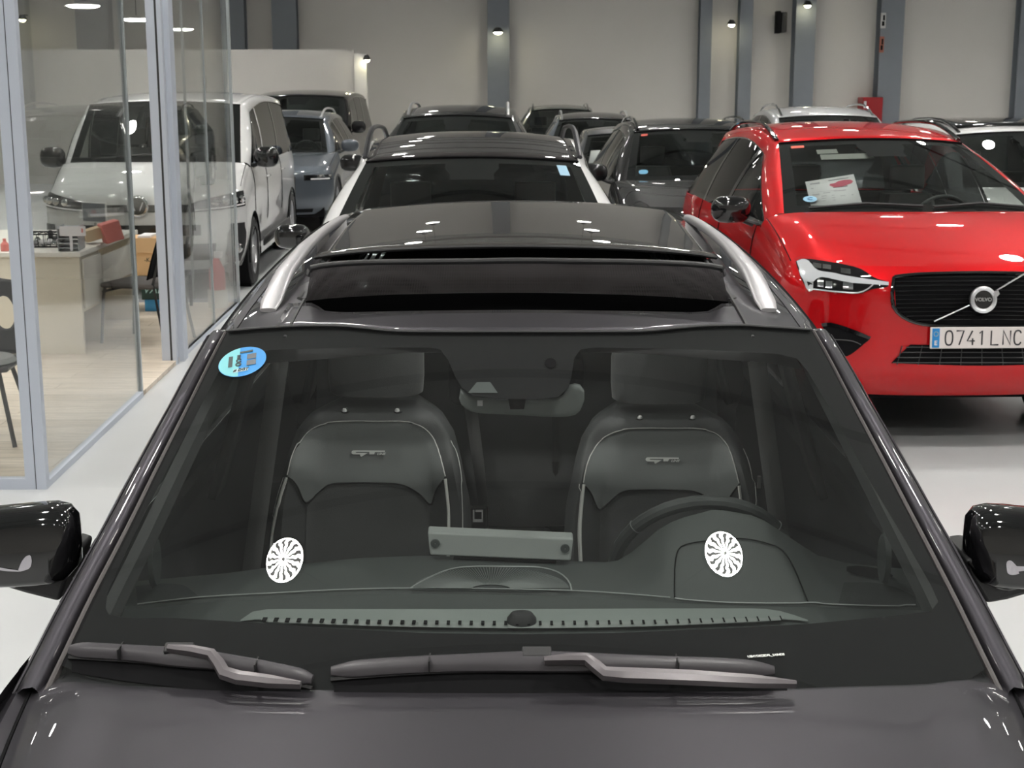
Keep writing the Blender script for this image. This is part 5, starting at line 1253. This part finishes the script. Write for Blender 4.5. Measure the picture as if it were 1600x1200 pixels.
# cluster hood panel seam
MB().tube([DS.hit(x, y, .003) for x, y in [tuple(p[:2]) for p in mid(P3([(1054,935),(1054,900),(1058,865),(1072,852),(1110,846),(1160,843),(1200,851),(1222,862),(1240,890),(1262,942)]), 50)]], .0015, 5).build('cluster_seam', M_MATBLK, dash)
MB().tube([DS.hit(x, y, .003) for x, y in [tuple(p[:2]) for p in mid(P3([(1054,936),(1120,941),(1190,943),(1262,943),(1310,945),(1380,947),(1430,947)]), 30)]], .0018, 5).build('dashboard_crease', M_SCREENB, dash)
strip('side_vent', [(1322,888),(1345,887),(1380,893),(1395,902)], [(1322,895),(1335,900),(1365,906),(1394,904)], 3, 14, hd_(.004), M_MATBLK, dash)
strip('side_speaker', [(1318,912),(1360,912),(1400,920),(1430,935)], [(1310,944),(1350,946),(1400,947),(1432,948)], 3, 14, hd_(.003), mat('dark_speaker_fabric'), dash)
strip('side_vent', [(212,918),(250,914),(285,916),(300,925)], [(215,944),(250,941),(290,938),(312,935)], 3, 14, hd_(.003), mat('dark_speaker_fabric'), dash)
# infotainment display seen from behind
dd_ = 2.97
q = [aty(668,832,dd_), aty(896,842,dd_), aty(892,877,dd_-.012), aty(672,868,dd_-.012)]
off = Vector((0,.03,.006))
scr = MB().add(q + [p+off for p in q], [(0,1,2,3),(4,7,6,5),(0,4,5,1),(1,5,6,2),(2,6,7,3),(3,7,4,0)]).build('display', M_SCREENB, K, bevel=.004)
for px in (680, 883):
    c_ = aty(px, 849 if px < 700 else 857, dd_-.010); MB().lathe([(.001,-.003),(.009,-.003),(.010,.0)], 16, 'y', tuple(c_)).build('display_screw', mat('dark_screw', (.08,.09,.09), .5, var=.05), scr)
MB().box((q[2].x-.25, dd_+.0, q[2].z-.06), (q[2].x-.03, dd_+.03, q[2].z+.0)).build('display_foot', M_MATBLK, scr)
# steering wheel
steering_wheel(K, (.452, 3.33, .868), .207, tilt=27, rad=.0165, m=M_WHEELL)
sw = [c_ for c_ in K.children if c_.name.startswith('steering_wheel')][0]
for a in (142, 38):
    a = math.radians(a); Rm = Matrix.Rotation(math.radians(27), 3, 'X'); c0 = Vector((.452,3.33,.868)); pts = []
    ctr = Vector((math.cos(a)*.207, 0, math.sin(a)*.207)); rad = Vector((math.cos(a),0,math.sin(a)))
    MB().tube([c0 + Rm @ (ctr + rad*.0168*math.cos(b) + Vector((0,.0168*math.sin(b),0))) for b in [2*math.pi*k/16 for k in range(17)]], .0013, 5).build('wheel_seam', M_SCREENB, sw)
# rear view mirror and sensor housing
m = MB(); rv = pxrows([(720,606),(745,620),(800,622),(868,622),(884,610),(890,600),(905,600),(912,608)], [(718,618),(724,630),(745,640),(800,643),(850,646),(885,646),(903,640),(912,620)], 4, 24, lambda px, py: aty(px, py, 3.02), True)
m.grid(rv); rvm = m.build('rear_view_mirror', mat('grey_mirror_casing', (.20,.215,.21), .5, bump=.1), K, solid=-.03)
c_ = aty(750, 630, 2.975); MB().box(c_-Vector((.0055,.003,.0055)), c_+Vector((.0055,.003,.0055))).build('mirror_sensor', M_PAPER, rvm)
c_ = aty(808, 630, 2.974); MB().grid([[c_+Vector((x*(1-.25*k), -.004, .012-.024*k)) for x in (-.019,0,.019)] for k in (0,.5,1)]).build('mirror_clip', M_MATBLK, rvm, solid=.004)
cam_h = MB().add([onW(-.0005)(*p) for p in [(745,597),(766,597),(778,614),(731,614)]], [(0,1,2,3)]).build('camera_window', mat('camera_shroud', (.09,.10,.10), .5, var=.1), K)
c_ = onW(.001)(860, 567); MB().disc(c_, .012, 20, (1,0,0), (0,.87,.48), ry=.016).build('rain_sensor', M_MATBLK, K)
MB().box(aty(700, 560, 3.10), aty(905, 600, 3.35)).build('sensor_housing', M_MATBLK, K, bevel=.02)
# headliner, floor, doors, pillars, rear of cabin
M_HEAD = mat('black_headliner', (.03,.03,.032), .9, bump=.2, bscale=300)
MB().grid([[Vector((CX+x, y, RS(x, y)-.05)) for x in (-.62,-.55,-.50)] for y in (3.12,3.4,4.,4.6,5.4)]).grid([[Vector((CX+x, y, RS(x, y)-.05)) for x in (.50,.55,.62)] for y in (3.12,3.4,4.,4.6,5.4)]).build('headliner', M_HEAD, K)
MB().grid([[Vector((CX+x, y, RS(x, y)-.045)) for x in (-.5,-.25,0,.25,.5)] for y in (3.10,3.20)]).build('headliner_front', M_HEAD, K)
MB().box((CX-.82,2.4,.40),(CX+.82,5.5,.42)).build('cabin_floor', M_MATBLK, K)
MB().grid([[Vector((CX+x, 5.2+.1*k, lerp(.5,1.15,k))) for x in (-.7,0,.7)] for k in (0,1)]).build('luggage_cover', M_MATBLK, K)
MB().box((CX-.87,5.32,.42),(CX+.87,5.34,1.16)).build('luggage_panel', M_MATBLK, K)
for s in (-1, 1):
    dc = MB().grid([[Vector((CX+s*(.84+dx_), y, z)) for y in (2.55,3.1,3.7,4.3,5.3)] for z, dx_ in ((.42,.0),(.62,-.03),(.80,-.02),(.92,.015),(.985,.03))]).build('door_card', M_LEATHER2, K)
    MB().grid([[Vector((CX+s*(lerp(.80,.64,t)+.0), 3.62+dy_-.10*t, lerp(.95,1.44,t))) for dy_ in (0,.07,.14)] for t in [k/6 for k in range(7)]]).build('b_pillar_trim', mat('dark_grey_trim', (.055,.057,.058), .6, bump=.1), K, solid=.02)
    MB().grid([[Vector((CX+s*(lerp(.74,.60,t)), 3.60-.09*t+dy_, lerp(.60,1.38,t)))+Vector((s*dx_,0,0)) for dx_, dy_ in ((0,0),(-.045,.01))] for t in [k/6 for k in range(7)]]).build('seat_belt', M_BELT, K, solid=.003)
    MB().grid([[Vector((CX+s*(lerp(.72,.60,t)), 4.75+dy_, lerp(.95,1.44,t))) for dy_ in (0,.1,.22)] for t in [k/4 for k in range(5)]]).build('c_pillar_trim', mat('dark_grey_trim'), K, solid=.02)
    MB().grid([[G_+Vector((-s*dx_, .03+dy_, -.03)) for dx_, dy_ in ((0,0),(.02,.02),(.035,.07))] for G_ in (GL if s < 0 else GR)[4:]]).build('a_pillar_trim', mat('dark_grey_trim'), K)
    MB().grid([[Vector((CX+s*x_, y, z_)) for y in (2.75,3.2,4.0,4.8,5.6)] for x_, z_ in ((.845,.93),(.835,.985),(.85,.998),(.893,.998))]).build('waist_trim', M_LEATHER2, K)
    # round tweeter in the mirror corner
    tw = aty(238 if s < 0 else 1385, 877 if s < 0 else 872, 2.86)
    MB().grid([[tw+Vector((-s*.01*h, r*math.cos(a), r*1.4*math.sin(a))) for a in [2*math.pi*k/20 for k in range(20)]] for r, h in ((.04,0),(.036,1),(.02,1.2),(.001,1.2))], closed=True).build('tweeter', M_DASH, K)
MB().grid([[Vector((CX+x, 4.45+.18*t-.02*math.cos(x*9), lerp(.62,1.16,t))) for x in [-.64+.08*k for k in range(17)]] for t in (0,.2,.4,.6,.8,.95,1)]).build('rear_seat', M_DARKFAB, K, solid=.10)
for x in (-.42, 0, .42):
    MB().grid([[Vector((CX+x+.12*math.copysign(abs(math.cos(a))**.6,math.cos(a)), 4.68+.05*math.sin(a), z)) for a in [2*math.pi*k/16 for k in range(16)]] for z in (1.17,1.20,1.30,1.33)], closed=True, cap=True).build('rear_headrest', M_DARKFAB, K)
# centre belt of the rear seat with its buckle
bt = [aty(px, py, 4.30) for px, py in ((718,600),(726,640),(738,720),(748,790))]; bt2 = [aty(px, py, 4.30) for px, py in ((742,600),(746,640),(756,720),(763,790))]
cb = MB().grid([bt, bt2]).build('centre_belt', M_BELT, K, solid=.003)
c_ = aty(750, 803, 4.28); MB().box(c_-Vector((.028,.01,.05)), c_+Vector((.024,.01,.025))).build('belt_buckle', M_MATBLK, cb, bevel=.006)
c_ = aty(748, 805, 4.265); MB().box(c_+Vector((-.010,0,.010)), c_+Vector((.010,.004,.016))).box(c_+Vector((-.016,0,-.022)), c_+Vector((.012,.004,-.014))).box(c_+Vector((-.018,0,-.022)), c_+Vector((-.013,.004,.016))).box(c_+Vector((.009,0,-.022)), c_+Vector((.013,.004,.016))).build('buckle_plate', mat('glint_and_plate_white', (.85,.85,.85), .3, var=.02), cb)
MB().tube([aty(px, py, 4.4) for px, py in ((867,640),(868,720),(866,820))], .012, 6).build('seat_divider', mat('dark_grey_trim'), K)
MB().box((CX-.11,3.2,.5),(CX+.11,4.2,.70)).build('centre_console', M_PLAST, K, bevel=.03)
# ---- front seats, shaped on their own surface
def seat(xs, dz):
    # front surface of the backrest: z .60..1.19
    def hwid(t): return interp([(0,.262),(.35,.262),(.6,.252),(.8,.225),(.9,.205),(.97,.165),(1,.11)], t)
    def fy(x, t):     # x offset -1..1 of half width
        bol = .055*cl((abs(x)-.60)/.3)*cl((.92-t)/.2)
        return 3.56 + .20*t - bol + .018*(1-x*x)*0 + .035*cl((abs(x)-.93)/.07)
    NZs, NXs = 26, 28; rows = []
    for i in range(NZs+1):
        t = i/NZs; rows.append([])
        for j in range(NXs+1):
            u = -1+2*j/NXs; uu = math.sin(u*math.pi/2)
            rows[-1].append(Vector((xs+uu*hwid(t), fy(uu, t) + .05*cl((t-.93)/.07)**2, .60+dz+.560*t)))
    back = [[p+Vector((-(p.x-xs)*.10, .13*(1-.0)-.09*abs((p.x-xs)/.27)**4, -.01 if i > NZs-2 else 0)) for p in r] for i, r in enumerate(rows)]
    m = MB(); m.grid(rows); m.grid(back)
    rim = lambda a, b: m.grid([a, b])
    rim(rows[-1], back[-1]); rim([r[0] for r in rows], [r[0] for r in back]); rim([r[-1] for r in rows], [r[-1] for r in back])
    st = m.build('front_seat', M_LEATHER2, K, ang=50)
    bpy.context.view_layer.update()
    SK = Skin([st]); h = lambda off: (lambda px, py: SK.hit(px, py, off))
    ox = (xs+.362)/3.75*F*1.0; 
    oy = -dz/3.75*F
    T = lambda L_: [(p[0]+ox, p[1]+oy) for p in L_]
    # shoulder panel: between the stitched arch and the lower scallop
    arch = T([(451,743),(458,714),(470,690),(487,672),(512,662),(550,659.5),(590,660),(628,660),(655,665),(674,680),(686,703),(698,744)])
    scal = T([(451,746),(463,760),(476,786),(492,775),(514,758),(545,755),(590,755),(628,758),(655,772),(674,789),(684,765),(698,746)])
    sp_ = MB().grid(pxrows(arch, scal, 6, 50, h(.004), False)).build('shoulder_panel', M_LEATHER, st)
    cen = MB().grid(pxrows(T([(478,789),(494,778),(516,761),(545,758),(590,758),(628,761),(653,774),(672,791)]), T([(476,900),(500,900),(530,900),(560,900),(590,900),(620,900),(650,900),(670,900)]), 6, 30, h(.003), False)).build('centre_panel', M_DARKFAB, st)
    MB().tube([h(.006)(*tuple(p[:2])) for p in mid(P3(arch), 90)], .0016, 5).build('arch_stitching', M_STITCH, st)
    MB().tube([h(.005)(*tuple(p[:2])) for p in mid(P3(scal), 60)], .0022, 5).build('panel_seam', M_MATBLK, st)
    PL = T([(450,747),(441,775),(433,810),(428,845),(426,885)]) if xs < 0 else [(910,757),(907,785),(904,830),(906,885)]
    MB().tube([h(.006)(*tuple(p[:2])) for p in mid(P3(PL), 24)], .0042, 6).build('piping', M_PIPE, st)
    MB().tube([h(.006)(*tuple(p[:2])) for p in mid(P3(T([(698,748),(701,775),(703,800),(703,840),(702,885)])), 24)], .0042, 6).build('piping', M_PIPE, st)
    MB().tube([h(.006)(*tuple(p[:2])) for p in mid(P3([(p[0]-(4 if xs < 0 else 3), p[1]) for p in PL]), 24)], .0011, 4).build('outer_stitching', M_STITCH, st)
    MB().tube([h(.006)(*tuple(p[:2])) for p in mid(P3(T([(703,690),(712,712),(718,745),(721,800),(721,850)])), 24)], .0011, 4).build('outer_stitching', M_STITCH, st)
    # embroidered mark: the two joined strokes and the word beside them
    o_ = h(.007)(*T([(577,707)])[0]); ax_ = Vector((1,0,0)); ay_ = Vector((0,.33,.94)).normalized(); BB = basis(o_, ax_, ay_)
    # pixel-like local units: 1 unit = .00163 m, origin at (577,707), y up
    U = .00163
    def poly(L_): return [BB @ Vector((x*U, y*U*1.2, .001)) for x, y in L_]
    # traced in a 1600-wide enlargement, 13.33 units per pixel, centre (760,360)
    g_ = lambda L_: [((a-770)/13.33, (365-b)/13.33) for a, b in L_]
    m = MB()
    m.add(poly(g_([(500,330),(1110,334),(1112,360),(900,362),(880,402),(780,404),(776,358),(500,358)])), [tuple(range(8))])
    m.add(poly(g_([(430,332),(500,330),(500,358),(478,368),(500,376),(500,406),(430,404),(400,388),(394,365),(406,342)])), [tuple(range(10))])
    m.add(poly(g_([(500,376),(740,380),(640,430),(612,446),(590,440),(575,406),(500,406)])), [tuple(range(7))])
    m.build('embroidered_letters', M_LOGO, st, smooth=False)
    text_mesh('embroidered_word', 'LINE', 5.2*U, M_LOGO, st, basis(BB @ Vector(((1028-770)/13.33*U, (365-404)/13.33*U, .001)), ax_, ay_), xscale=1.25, shear=.3, bold=.00025)
    # headrest with chrome posts
    for px in (540, 622):
        p = aty(px+ox, 639+oy, 3.78); MB().tube([p+Vector((0,0,-.05)), p+Vector((0,.005,.003))], .006, 8).build('headrest_post', M_CHROME, st)
        MB().lathe([(.0001,.005),(.004,.004),(.0065,.0),(.0065,-.004),(.0001,-.006)], 10, c=(p.x, p.y-.03, p.z+.004)).build('post_glint', mat('glint_and_plate_white', (.85,.85,.85), .3, var=.02), st)  # white cap paints the lamp's glint on the chrome post end
        MB().lathe([(.001,.0),(.014,.0),(.016,-.012)], 14, c=(p.x, p.y, p.z-.006)).build('post_collar', M_MATBLK, st)
    zt = aty(580, 632, 3.78).z+dz; rows = []
    for i, (t, k) in enumerate(((0,.86),(.04,.97),(.3,1),(.7,1.0),(.93,.93),(1,.80))):
        rows.append([Vector((xs+.128*k*math.copysign(abs(math.cos(a))**.55, math.cos(a)), 3.82+.055*math.copysign(abs(math.sin(a))**.7, math.sin(a)), zt+.022+.17*t)) for a in [2*math.pi*q_/24 for q_ in range(24)]])
    MB().grid(rows, closed=True, cap=True).build('headrest', M_DARKFAB, st)
    MB().box((xs-.25,3.05,.48+dz),(xs+.25,3.62,.64+dz)).build('seat_cushion', M_DARKFAB, st, bevel=.04)
    if xs < 0: bp = aty(419, 748, 3.62)
    else: bp = aty(1186, 752, 3.62)
    MB().box(bp-Vector((.004,.004,.018)), bp+Vector((.004,.004,.014))).build('seat_label', M_BELT, st)
seat(-.362, 0.0); seat(.392, -.018)
SPACE[0] = Matrix.Identity(4)
